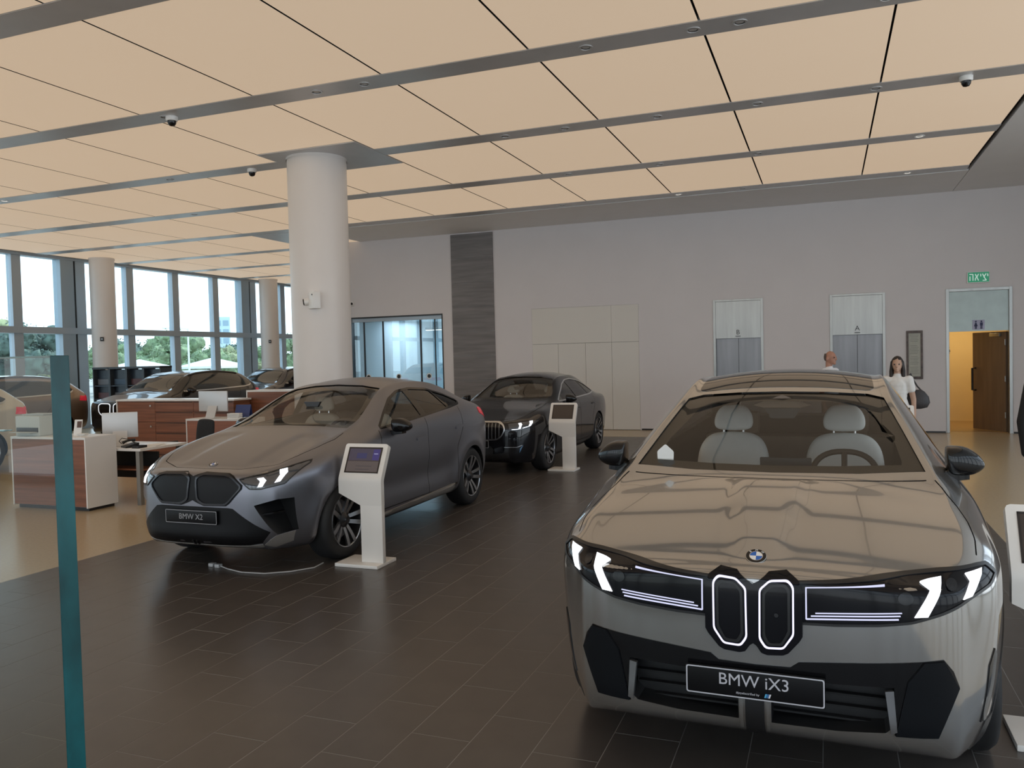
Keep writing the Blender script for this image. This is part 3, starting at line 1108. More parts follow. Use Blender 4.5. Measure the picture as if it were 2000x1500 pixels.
def wheel(root, x, s, R_, rr, w, sg, style='double', nsp=5, steer=0., m_sp=None):
    """x is the outer face; sg +1 for the +x side"""
    e_ = .0
    prof = [(rr - .01, -w), (rr + .012, -w + .004), (R_ - .03, -w - .002), (R_ - .006, -w + .025), (R_, -w + .05), (R_, -.05), (R_ - .006, -.025), (R_ - .03, .002), (rr + .02, .004), (rr - .004, -.006), (rr - .02, -.02), (rr - .02, -w)]
    t = MB().lathe([(r, h * sg) for r, h in prof], 'x', 56, closed=True).build('wheel', M_rub, root, ang=50)
    t.location = (x, s, R_)
    t.rotation_euler = (0, 0, steer)
    rb = MB().lathe([(rr - .001, -.012 * sg), (rr - .006, 0), (rr - .016, -.004 * sg), (rr - .024, -.03 * sg), (rr - .03, -.14 * sg), (.06, -.15 * sg)], 'x', 48)
    rb.build('rim', M_rimd, t, ang=50)
    lip = MB().lathe([(rr - .0005, -.010 * sg), (rr - .004, .002 * sg), (rr - .013, .0 * sg), (rr - .018, -.012 * sg)], 'x', 48)
    lip.build('rim_lip', M_rim, t, ang=60)
    m_sp = m_sp or M_rim
    ph = random.uniform(0, 1)
    for k in range(nsp):
        a = 2 * math.pi * k / nsp + ph
        for side in ((-1, 1) if style == 'double' else (0,)):
            b = MB()
            secs = []
            for f in np.linspace(0, 1, 5):
                r = .035 + (rr - .05) * f
                sp = side * (.018 + .035 * f)
                wd = (.017 + .004 * f) if style == 'double' else .03 + .02 * f
                dx = sg * (-.045 + .05 * math.sin(f * 1.35) - .0)
                th = .022
                secs.append([(dx, (sp - wd), r), (dx, (sp + wd), r), (dx - sg * th, (sp + wd * .8), r), (dx - sg * th, (sp - wd * .8), r)])
            M = Matrix.Rotation(a, 4, 'X')
            b.loft(secs, M=M)
            b.build('spoke', m_sp, t, ang=40)
    MB().lathe([(.001, .004 * sg), (.032, .004 * sg), (.036, -.004 * sg), (.07, -.03 * sg), (.075, -.06 * sg)], 'x', 24).build('hub_cap', M_rimd, t)
    MB().lathe([(.07, -.10 * sg), (rr * .72, -.10 * sg), (rr * .72, -.12 * sg), (.07, -.12 * sg)], 'x', 32).build('brake_disc', M_steel_d, t)
    return t

def door_mirror(root, sg, x0, s0, z0, m_top, m_bot, wid=.17, hgt=.15, foot=True):
    """x0: inner end of the housing; returns the housing"""
    secs = []
    prof = [(0, .72, .02), (.12, .96, 0), (.35, 1.0, 0), (.6, .92, -.005), (.82, .66, -.012), (.95, .34, -.016), (1.0, .12, -.018)]
    for f, k, dz in prof:
        ring = []
        for j in range(16):
            t = 2 * math.pi * j / 16
            c, sn = math.cos(t), math.sin(t)
            e = .62
            yy = math.copysign(abs(c) ** e, c) * .085 * (.55 + .45 * k)
            zz = math.copysign(abs(sn) ** e, sn) * hgt / 2 * k
            if c < 0: yy *= 1.15
            else: yy *= .62
            ring.append((sg * (x0 + f * wid), s0 + yy + f * .035, z0 + zz + dz))
        secs.append(ring)
    b = MB().loft(secs)
    me = b.mesh('mirror'); e = subsurf_mesh(me, 2, False); e.name = 'door_mirror'
    sharp(e, 60)
    h = link('door_mirror', e, m_top, root)
    g = MB()
    g.loft([[(sg * (x0 + a * wid), s0 + .046 + a * .035, z0 + zz) for zz in (-hgt * .25, hgt * .25)] + [(sg * (x0 + a * wid), s0 + .058 + a * .035, z0 + zz) for zz in (hgt * .25, -hgt * .25)] for a in (.15, .68)])
    g.build('mirror_glass', M_chrome, h, smooth=False)
    if foot:
        f = MB()
        f.loft([[(sg * (x0 - .07), s0 + dy, z0 - hgt * .5 - .015 + dz) for dy, dz in ((-.05, 0), (.06, 0), (.06, .03), (-.05, .03))],
                [(sg * (x0 + wid * .2), s0 + dy, z0 - hgt * .5 - .02 + dz) for dy, dz in ((-.055, 0), (.05, 0), (.05, .05), (-.055, .05))],
                [(sg * (x0 + wid * .6), s0 + dy + .01, z0 - hgt * .5 - .012 + dz) for dy, dz in ((-.05, 0), (.04, 0), (.04, .05), (-.05, .05))]])
        f.build('mirror_foot', m_bot, h)
    return h

def seat(root, x, s, zc, m, top=1.19, head=1.445, w=.25):
    """front seat: squab, backrest, head restraint on two posts"""
    e = None
    def pad(name, secs, mm, par):
        me = MB().loft(secs).mesh(name); q = subsurf_mesh(me, 2, False); q.name = name
        q.shade_smooth()
        return link(name, q, mm, par)
    def rr(cx, cy, cz, hx, hz_or_y, d, tilt=0, flat='z'):
        out = []
        for j in range(12):
            t = 2 * math.pi * j / 12
            c, sn = math.cos(t), math.sin(t)
            e_ = .55
            out.append((cx + math.copysign(abs(c) ** e_, c) * hx, cy + math.copysign(abs(sn) ** e_, sn) * d, cz))
        return out
    zs = [(zc, .20, .09), (zc + .1, w * .92, .10), (zc + .3, w, .10), (top - .16, w, .085), (top - .06, w * .86, .07), (top, w * .52, .05)]
    back = pad('seat_back', [rr(x, s + (z - zc) * .28, z, hx, 0, d) for z, hx, d in zs], m, root)
    hb = head - .168
    zs = [(hb, .10, .045), (hb + .035, .130, .055), (hb + .10, .122, .055), (head - .02, .09, .045), (head, .05, .03)]
    hd = pad('headrest', [rr(x, s + (z - zc) * .28 - .01, z, hx, 0, d) for z, hx, d in zs], m, back)
    for q in (-1, 1): MB().cyl((x + q * .062, s + (top - zc) * .28, top - .02), (x + q * .062, s + (hb - zc) * .28, hb + .02), .008, n=8).build('headrest_post', M_chrome, back)
    sq = [rr(x, s - .25, zc - .12 + dz, w * k, 0, .27 * k) for dz, k in ((0, .9), (.05, 1), (.12, .98), (.15, .8))]
    pad('seat_squab', sq, m, root)
    return back

def steering(root, x, s, z, r, m, tilt=25):
    M = Matrix.Translation((x, s, z)) @ Matrix.Rotation(R(-tilt), 4, 'X')
    pts = []
    for k in range(40):
        t = 2 * math.pi * k / 40
        c, sn = math.cos(t), math.sin(t)
        pts.append(M @ Vector((r * math.copysign(abs(c) ** .85, c), 0, r * .93 * math.copysign(abs(sn) ** .85, sn))))
    w_ = MB().tube(pts, .017, 8, closed=True).build('steering_wheel', m, root)
    b = MB()
    b.box(-.06, .06, -.015, .02, -.06, .05, bev=.012, M=M)
    for a, c in (((-.06, 0, 0), (-r, 0, .01)), ((.06, 0, 0), (r, 0, .01)), ((0, 0, -.05), (0, 0, -r * .9)), ((0, 0, .04), (0, 0, r * .9))):
        b.cyl(M @ Vector(a), M @ Vector(c), .016, n=8)
    b.build('wheel_hub', m, w_)

def plate(root, z, s, w, h, words, sub=False, tilt=0, size=.062, bm=None):
    e = empty('number_plate', (0, s, z), parent=root)
    e.rotation_euler = (R(tilt), 0, 0)
    MB().box(-w / 2, w / 2, -.006, .008, -h / 2, h / 2, bev=.003).build('plate_board', mat('plate_black', (.006, .006, .007), .35, spec=.2), e)
    o = fillet([(-w / 2 + .002, -h / 2 + .002), (w / 2 - .002, -h / 2 + .002), (w / 2 - .002, h / 2 - .002), (-w / 2 + .002, h / 2 - .002)], .01)
    i = fillet([(-w / 2 + .007, -h / 2 + .007), (w / 2 - .007, -h / 2 + .007), (w / 2 - .007, h / 2 - .007), (-w / 2 + .007, h / 2 - .007)], .007)
    n = len(o)
    b = MB(); b.add([(u, -.0075, v) for u, v in o] + [(u, -.0075, v) for u, v in i], [(k, (k + 1) % n, n + (k + 1) % n, n + k) for k in range(n)])
    M_pb = bm or mat('plate_border', (.55, .55, .60), .4)
    b.build('plate_border', M_pb, e, smooth=False)
    if words:
        text(words, size, M_pb, e, (0, -.007, .012 if sub else 0), ext=.0008)
    if sub:
        text('#joyelectrified by', .0125, M_pb, e, (-.022, -.007, -.035), ext=.0004)
        b = MB()
        for k, c in enumerate(((.10, .45, .75), (.05, .18, .45), (.75, .75, .8))):
            q = MB(); x = .040 + k * .0075
            q.prism([(x, -.042), (x + .006, -.042), (x + .011, -.027), (x + .005, -.027)], 'y', -.008, -.006)
            q.build('logo_stripe', mat('logo_%d' % k, c, .4), e, smooth=False)
    return e

def roundel(car, axis, u, v, r, off=.004):
    p, n = car.hit(axis, u, v)
    e = empty('badge', p + n * .001, parent=car.root)
    e.rotation_mode = 'QUATERNION'
    q = n.to_track_quat('Z', 'Y')
    e.rotation_quaternion = q
    MB().lathe([(.001, .004), (r * .96, .004), (r, .002), (r, -.012)], n=32).build('badge_base', M_gloss, e)
    MB().lathe([(r * .97, .0045), (r * 1.0, .0035), (r * 1.0, .002)], n=32).build('badge_rim', M_chrome, e)
    MB().lathe([(r * .60, .0052), (r * .66, .0052), (r * .66, .004)], n=32).build('inner_ring', M_chrome, e)
    for k in range(4):
        a0 = k * math.pi / 2
        vs = [(0, 0, .005)] + [(r * .6 * math.cos(a0 + t), r * .6 * math.sin(a0 + t), .005) for t in np.linspace(0, math.pi / 2, 9)]
        MB().add(vs, [tuple(range(len(vs)))]).build('badge_quarter', M_white if k % 2 == 0 else M_blue, e, smooth=False)
    for k, ch in enumerate('BMW'):
        a = R(135 - 45 * k)
        t = text(ch, r * .33, M_white, e, (r * .81 * math.cos(a), r * .81 * math.sin(a), .005), (0, 0, a - math.pi / 2), ext=.0004, name='badge_letter')
    return e

# ------------------------------------------------------------------ the near silver car
M_silver = mat('paint_silver', (.345, .335, .32), .13, metal=.75, coat=1., coat_rough=.02, noise_s=400, noise_a=.04)
M_int = mat('cabin_brown', (.17, .13, .10), .7, noise_s=10, noise_a=.1)
M_seat = mat('seat_pale', (.78, .80, .79), .55, noise_s=12, noise_a=.03)
M_dash = mat('dash_dark', (.05, .04, .033), .6, noise_s=10, noise_a=.1)

def smooth(a, b, x):
    t = np.clip((x - a) / (b - a), 0, 1)
    return t * t * (3 - 2 * t)

def ix3():
    root = empty('car', (-0.280, 3.292, ZT), R(-1.08), label='large silver car nearest the viewer with lit twin grille outlines', cat='car', group='showroom cars')
    T = dict(
        bot=[(.12, .70, .246), (.28, .77, .232), (.5, .82, .20), (1.4, .84, .20), (4.2, .82, .24), (4.68, .68, .32)],
        s1=[(.12, .722, .312), (.28, .80, .29), (.5, .868, .27), (1.0, .91, .27), (1.6, .905, .28), (3, .905, .28), (4, .91, .29), (4.45, .85, .34), (4.68, .72, .38)],
        s2=[(.12, .738, .44), (.28, .835, .44), (.5, .90, .45), (.86, .945, .46), (1.6, .93, .46), (2.6, .925, .46), (3.75, .945, .47), (4.4, .88, .5), (4.68, .75, .52)],
        s3=[(.12, .742, .60), (.28, .85, .61), (.5, .915, .63), (.86, .95, .66), (1.6, .937, .68), (2.6, .932, .68), (3.75, .95, .70), (4.4, .90, .74), (4.68, .76, .76)],
        s4=[(.12, .742, .76), (.28, .862, .78), (.5, .915, .82), (.86, .938, .88), (1.6, .925, .95), (2.6, .92, .98), (3.75, .93, 1.0), (4.4, .87, 1.0), (4.68, .74, .98)],
        s5=[(.12, .735, .86), (.28, .850, .885), (.5, .90, .94), (.86, .895, 1.03), (1.15, .885, 1.09), (1.6, .88, 1.10), (2.6, .88, 1.12), (3.75, .865, 1.15), (4.4, .79, 1.16), (4.68, .70, 1.12)],
        s6=[(.12, .715, .895), (.28, .815, .938), (.5, .845, 1.005), (.86, .815, 1.095), (1.1, .785, 1.17), (1.35, .765, 1.245), (1.7, .735, 1.34), (2.1, .72, 1.39), (2.6, .715, 1.40), (3.75, .70, 1.36), (4.4, .65, 1.25), (4.68, .62, 1.18)],
        rail=[(.12, .66, .915), (.28, .755, .975), (.5, .78, 1.043), (.7, .77, 1.088), (.86, .755, 1.125), (1.0, .728, 1.195), (1.2, .692, 1.28), (1.5, .632, 1.41), (1.8, .588, 1.515), (2.2, .57, 1.60), (2.8, .565, 1.605), (3.4, .555, 1.55), (4.0, .53, 1.45), (4.4, .52, 1.29), (4.68, .56, 1.19)],
        top=[(.12, .945), (.28, 1.015), (.5, 1.084), (.7, 1.128), (.86, 1.153), (.97, 1.170), (1.2, 1.285), (1.5, 1.425), (1.8, 1.555), (2.2, 1.652), (2.6, 1.665), (3.2, 1.63), (4.0, 1.50), (4.4, 1.32), (4.68, 1.2)])
    st = [.12, .19, .28, .38, .5, .68, .86, .97, 1.1, 1.3, 1.5, 1.7, 1.9, 2.2, 2.6, 3.1, 3.75, 4.1, 4.4, 4.58, 4.68]
    def deform(co):
        co[:, 0] *= 1.012
        x, y, z = np.abs(co[:, 0]), co[:, 1], co[:, 2]
        hood = smooth(.1, .25, y) * (1 - smooth(.85, .93, y)) * (z > .85)
        half = .085 + .07 * smooth(.15, .8, y)
        # raised centre of the hood with two soft edges
        co[:, 2] += hood * .017 * (1 - smooth(half - .008, half + .022, x))
        # shallow side scallops
        co[:, 2] -= hood * .0015 * smooth(.30, .5, x) * (1 - smooth(.55, .72, x))
        return co
    c = Car(root, T, st, [.085, .10, .115, .12, .12, .112, .085, .06], [.06, .08, .1, .1, .1, .08, .05, .03], p=9, lv=3, deform=deform)
    wells(c, .86, 3.757, .365, .945)
    c.cabin(.86, 4.3, .42, .045)
    ws = [(-.692, 1.203), (-.40, 1.186), (0, 1.181), (.40, 1.186), (.692, 1.203), (.62, 1.36), (.545, 1.515), (.46, 1.535), (.25, 1.548), (0, 1.553), (-.25, 1.548), (-.46, 1.535), (-.545, 1.515), (-.62, 1.36)]
    c.cut(MB().prism(ws, 'y', .5, 2.3))
    rw = fillet([(-.58, 1.22), (.58, 1.22), (.46, 1.50), (-.46, 1.50)], .06)
    c.cut(MB().prism(rw, 'y', 3.7, 5.2))
    sw = fillet([(1.38, 1.165), (2.5, 1.175), (3.5, 1.195), (3.98, 1.24), (4.02, 1.28), (3.5, 1.45), (2.9, 1.515), (2.2, 1.515), (1.86, 1.455), (1.55, 1.31)], .05)
    for sg in (1, -1):
        c.cut(MB().prism(sw, 'x', .5 * sg, 1.3 * sg))
    # lower intake openings left and right of the centre post
    lip = [(.062, .336), (.30, .340), (.47, .358), (.515, .40), (.50, .535), (.30, .525), (.062, .52)]
    for q in (lip, mirror(lip)):
        c.cut(MB().prism(q, 'y', -.3, .17))
    # shut lines
    hl = [(.86, .345), (.842, .46), (.82, .62), (.788, .80), (.752, .93)]
    hl = [(.812, .335), (.822, .45), (.815, .60), (.79, .76), (.752, .90), (.725, .955)]
    for sg in (1, -1):
        c.ribbon('top', [(sg * a, b) for a, b in hl], .007, .014)
    c.ribbon('top', [(-.69, .955), (-.4, .935), (0, .925), (.4, .935), (.69, .955)], .010, .02)
    for sg in (1, -1):
        c.ribbon('side', [(1.42, 1.13), (1.36, .9), (1.34, .5), (1.40, .31)], .006, .012, sg)
        c.ribbon('side', [(2.50, 1.15), (2.50, .8), (2.47, .31)], .006, .012, sg)
        c.ribbon('side', [(1.40, .325), (2.47, .325), (3.30, .325)], .006, .012, sg)
        c.ribbon('side', [(3.62, 1.17), (3.55, .95), (3.34, .75), (3.30, .325)], .006, .012, sg)
    hood = [(a, b) for a, b in hl] + [(.69, .955), (.4, .935), (0, .925), (-.4, .935), (-.69, .955)] + [(-a, b) for a, b in reversed(hl)] + [(-.6, .05), (0, -.1), (.6, .05)]
    fd = [(1.42, 1.16), (1.36, .9), (1.34, .5), (1.40, .325), (2.47, .325), (2.50, .8), (2.50, 1.16)]
    rd = [(2.50, 1.16), (2.50, .8), (2.47, .325), (3.30, .325), (3.34, .75), (3.55, .95), (3.62, 1.17)]
    regs = [('hood', 'top', hood, 1)]
    for sg in (1, -1): regs += [('door', 'side', fd, sg), ('door', 'side', rd, sg)]
    c.finish(M_silver, M_black, regs)
    # glazing
    c.patch('windscreen', 'front', ws, M_wins, -.008, 0, res=.06)
    inn = [(-.60, 1.232), (-.3, 1.22), (0, 1.216), (.3, 1.22), (.60, 1.232), (.575, 1.32), (.46, 1.475), (.36, 1.502), (.2, 1.51), (0, 1.513), (-.2, 1.51), (-.36, 1.502), (-.46, 1.475), (-.575, 1.32)]
    c.band('windscreen_border', 'front', ws, inn, mat('frit_black', (.022, .018, .014), .3), -.011, 0, n=140)
    c.patch('rear_window', 'rear', rw, M_wint, -.006, 0)
    for sg in (1, -1):
        c.patch('side_window', 'side', clip_poly(sw, 2.52), M_wins, -.006, 0, sgn=sg, res=.08)
        c.patch('side_window', 'side', clip_poly(sw, 2.52, False), M_wint, -.006, 0, sgn=sg, res=.08)
        c.patch('window_pillar', 'side', [(2.47, 1.17), (2.57, 1.175), (2.56, 1.52), (2.42, 1.52)], M_gloss, -.002, .0, sg)
        c.line('window_trim', 'side', [(1.38, 1.160), (2.5, 1.170), (3.5, 1.190), (3.98, 1.235)], .012, M_gloss, .002, .004, sg)
        c.patch('door_handle', 'side', fillet([(2.25, .985), (2.45, .985), (2.45, 1.01), (2.25, 1.01)], .01), M_silver, .006, .01, sg, res=.1)
    c.patch('roof_glass', 'top', fillet([(-.50, 1.86), (.50, 1.86), (.47, 3.45), (-.47, 3.45)], .08), M_roofg, .002, .004, res=.09)
    # lamp bar, lights and twin grille
    bar = [(.150, .900), (.30, .909), (.50, .926), (.66, .941), (.80, .950), (.838, .948), (.872, .914), (.845, .885), (.766, .857), (.66, .815), (.56, .783), (.45, .766), (.30, .752), (.150, .746)]
    M_lens = mat('lamp_lens_black', (.005, .005, .007), .10, spec=.22)
    for sg, poly in ((1, bar), (-1, mirror(bar))):
        X = lambda P: [(sg * a, b) for a, b in (P if sg > 0 else list(reversed(P)))]
        lb = c.patch('lamp_bar', 'front', poly, M_lens, .004, .014, res=.022)
        ed = c.line('lamp_bar_edge', 'front', poly, .010, M_black, .008, .01, closed=True, parent=lb, n=120)
        big = [(.592, .912), (.668, .924), (.664, .906), (.612, .806), (.568, .803), (.622, .896)]
        sml = [(.752, .930), (.815, .938), (.810, .921), (.765, .862), (.733, .858), (.766, .908)]
        c.patch('day_light', 'front', X(big), M_led, .011, .006, res=.02, parent=lb)
        c.patch('day_light', 'front', X(sml), M_led, .011, .006, res=.02, parent=lb)
        for seg, w in (([(.471, .906), (.196, .884)], .005), ([(.196, .886), (.196, .765)], .006), ([(.196, .766), (.516, .793)], .006), ([(.213, .779), (.522, .806)], .005), ([(.229, .791), (.527, .817)], .0045)):
            c.line('light_line', 'front', [(sg * a, b) for a, b in seg], w * .85, M_led2, .0085, .004, parent=lb, n=24)
        # projector lens hints behind the cover
        for (u, v, r_) in ((.54, .868, .022), (.70, .905, .016)):
            c.patch('lamp_projector', 'front', [(sg * u + r_ * math.cos(t) * 1.2, v + r_ * math.sin(t)) for t in np.linspace(0, 2 * math.pi, 14)[:-1]], mat('projector_dark', (.014, .015, .018), .15, spec=.3), .0075, .003, res=.02, parent=lb)
    fr = [(0, .884), (.022, .895), (.060, .918), (.125, .923), (.168, .905), (.183, .872), (.183, .70), (.172, .68), (.130, .630), (.110, .620), (.052, .615), (.030, .622), (.012, .648), (0, .656)]
    frame = fr + [(-a, b) for a, b in reversed(fr[1:-1])]
    gr = c.patch('grille_surround', 'front', frame, M_lens, .022, .035, res=.05)
    ring = fillet([(.024, .868), (.062, .900), (.134, .904), (.153, .886), (.152, .702), (.113, .645), (.046, .641), (.022, .676)], .012)
    def inset(poly, k):
        cx = sum(a for a, b in poly) / len(poly); cy = sum(b for a, b in poly) / len(poly)
        ax = max(abs(a - cx) for a, b in poly); ay = max(abs(b - cy) for a, b in poly)
        return [(cx + (a - cx) * (1 - k / ax), cy + (b - cy) * (1 - k / ay)) for a, b in poly]
    for q in (1, -1):
        P = ring if q > 0 else mirror(ring)
        rg = c.band('grille_outline', 'front', inset(P, -.0005), inset(P, .0062), emis('outline_led', (.80, .78, 1.0), 1.25), .026, .004, n=90, parent=gr)
        c.band('grille_rim', 'front', inset(P, .014), inset(P, .024), M_black, .027, .005, n=90, parent=gr)
    c.patch('radar_cover', 'front', [(.088 + .008 * math.cos(t), .775 + .008 * math.sin(t)) for t in np.linspace(0, 6.28, 13)[:-1]], M_rimd, .0275, .003, parent=gr)
    roundel(c, 'front', 0, .957, .041)
    # lower fascia
    ap = [(0, .566), (.135, .570), (.166, .594), (.40, .618), (.667, .646), (.700, .60), (.722, .535), (.648, .352), (.500, .352), (.50, .535), (.30, .525), (0, .52)]
    upper = ap + [(-a, b) for a, b in reversed(ap[1:-1])]
    c.patch('bumper_trim', 'front', upper, M_gloss, .003, .010, res=.05)
    for sg in (1, -1):
        X = lambda P: [(sg * a, b) for a, b in (P if sg > 0 else list(reversed(P)))]
        c.patch('corner_fin', 'front', X([(.545, .56), (.60, .635), (.667, .640), (.716, .535), (.645, .354), (.503, .354)]), mat('fin_black', (.006, .007, .009), .4, spec=.16), .010, .008, res=.05)
        c.patch('edge_strake', 'front', X([(.468, .52), (.497, .525), (.508, .37), (.487, .36)]), M_rim, .010, .02, res=.05)
        c.line('intake_edge', 'front', [(sg * .050, .515), (sg * .050, .300), ], .012, M_silver, .008, .05, n=14)
        c.patch('air_curtain', 'side', [(.245, .35), (.30, .345), (.315, .60), (.285, .63), (.25, .57)], M_gloss, .004, .006, sg)
        c.patch('corner_cladding', 'side', [(.20, .20), (.46, .20), (.46, .33), (.30, .335)], M_black, .004, .006, sg)
        c.line('arch_cladding', 'side', [(.86 + .425 * math.cos(t), .365 + .425 * math.sin(t)) for t in np.linspace(-.35, math.pi + .35, 40)], .045, M_black, .004, .012, sg)
        c.line('arch_cladding', 'side', [(3.757 + .425 * math.cos(t), .365 + .425 * math.sin(t)) for t in np.linspace(-.35, math.pi + .35, 40)], .045, M_black, .004, .012, sg)
        c.patch('sill_cladding', 'side', [(1.30, .20), (3.32, .20), (3.32, .30), (1.30, .30)], M_black, .004, .006, sg)
    MB().box(-.50, .50, .14, .16, .31, .54).build('intake_mesh', M_black, root, smooth=False)
    for k in range(4): MB().box(-.49, .49, .11, .135, .345 + k * .048, .353 + k * .048).build('intake_louvre', mat('louvre_dark', (.008, .008, .009), .6), root, smooth=False)
    c.patch('centre_post', 'front', [(-.036, .272), (.036, .272), (.036, .53), (-.036, .53)], M_black, .008, .012, res=.04)
    plate(root, .493, -.028, .523, .114, 'BMW iX3', sub=True, size=.066)
    for sg in (1, -1):
        door_mirror(root, sg, .79, 1.20, 1.238, M_gloss, M_gloss, wid=.172, hgt=.148)
        wheel(root, sg * .925, .86, .365, .255, .24, sg, style='double', m_sp=M_rimd)
        wheel(root, sg * .925, 3.757, .365, .255, .24, sg, style='double', m_sp=M_rimd)
    # cabin
    b = MB()
    b.loft([[(-.74, s_, z_) for s_, z_ in ((.98, .9), (.96, 1.135), (1.15, 1.165), (1.40, 1.16), (1.47, 1.10), (1.47, .75))], [(.74, s_, z_) for s_, z_ in ((.98, .9), (.96, 1.135), (1.15, 1.165), (1.40, 1.16), (1.47, 1.10), (1.47, .75))]])
    b.build('dashboard', M_dash, root)
    MB().box(-.10, .17, 1.42, 1.44, 1.10, 1.205, bev=.006).build('centre_screen', M_black, root)
    steering(root, .335, 1.68, 1.06, .175, M_dash)
    seat(root, .335, 2.02, .62, M_seat, 1.275, 1.448, .235)
    seat(root, -.335, 2.02, .62, M_seat, 1.275, 1.448, .235)
    MB().box(-.66, .66, 3.05, 3.25, .55, 1.17, bev=.05).build('rear_bench', M_int, root)
    for x in (-.38, .38): MB().box(x - .12, x + .12, 3.12, 3.24, 1.16, 1.34, bev=.05).build('rear_headrest', M_int, root)
    MB().box(-.1, .1, 1.5, 2.9, .45, .86, bev=.03).build('centre_console', M_dash, root)
    b = MB().prism([(-.10, 1.455), (.10, 1.455), (.065, 1.395), (-.065, 1.395)], 'y', 1.76, 1.79)
    b.build('rear_view_mirror', M_black, root, smooth=False)
    MB().prism([(-.16, 1.475), (0, 1.535), (.16, 1.475), (.1, 1.46), (-.1, 1.46)], 'y', 1.72, 1.76).build('camera_shroud', M_int, root, smooth=False)
    MB().prism(fillet([(-.04, 0), (.04, 0), (.045, .09), (0, .13), (-.045, .09)], .01), 'y', 0, .004).build('dash_card', M_paper, root, smooth=False).location = (-.56, 1.10, 1.175)
    return c
CAR_A = ix3()

# ------------------------------------------------------------------ the grey-blue coupe SUV
M_greyp = mat('paint_frozen_grey', (.205, .208, .235), .34, metal=.85, coat=.35, coat_rough=.22, noise_s=300, noise_a=.04)  # grey-blue paint, with extra blue put in for the window reflections
M_cream = mat('seat_cream', (.50, .48, .42), .6, noise_s=12, noise_a=.04)

def interior(root, T, dx, s_dash, s_seat, x_seat, zc, seat_m, top, head, hw, zd, s_rear):
    MB().loft([[(q * hw, s_dash + a, zd + b) for a, b in ((0, -.25), (-.02, -.02), (.16, .01), (.36, 0), (.43, -.06), (.43, -.35))] for q in (-1, 1)]).build('dashboard', M_dash, root)
    MB().box(-.12, .18, s_dash + .42, s_dash + .44, zd - .06, zd + .05, bev=.006).build('centre_screen', M_black, root)
    steering(root, x_seat, s_dash + .66, zd - .08, .175, M_dash)
    seat(root, x_seat, s_seat, zc, seat_m, top, head)
    seat(root, -x_seat, s_seat, zc, seat_m, top, head)
    MB().box(-.62, .62, s_rear, s_rear + .2, zc - .05, top - .03, bev=.05).build('rear_bench', M_int, root)
    MB().prism([(-.10, head - .02), (.10, head - .02), (.065, head - .075), (-.065, head - .075)], 'y', s_dash + .62, s_dash + .65).build('rear_view_mirror', M_black, root, smooth=False)

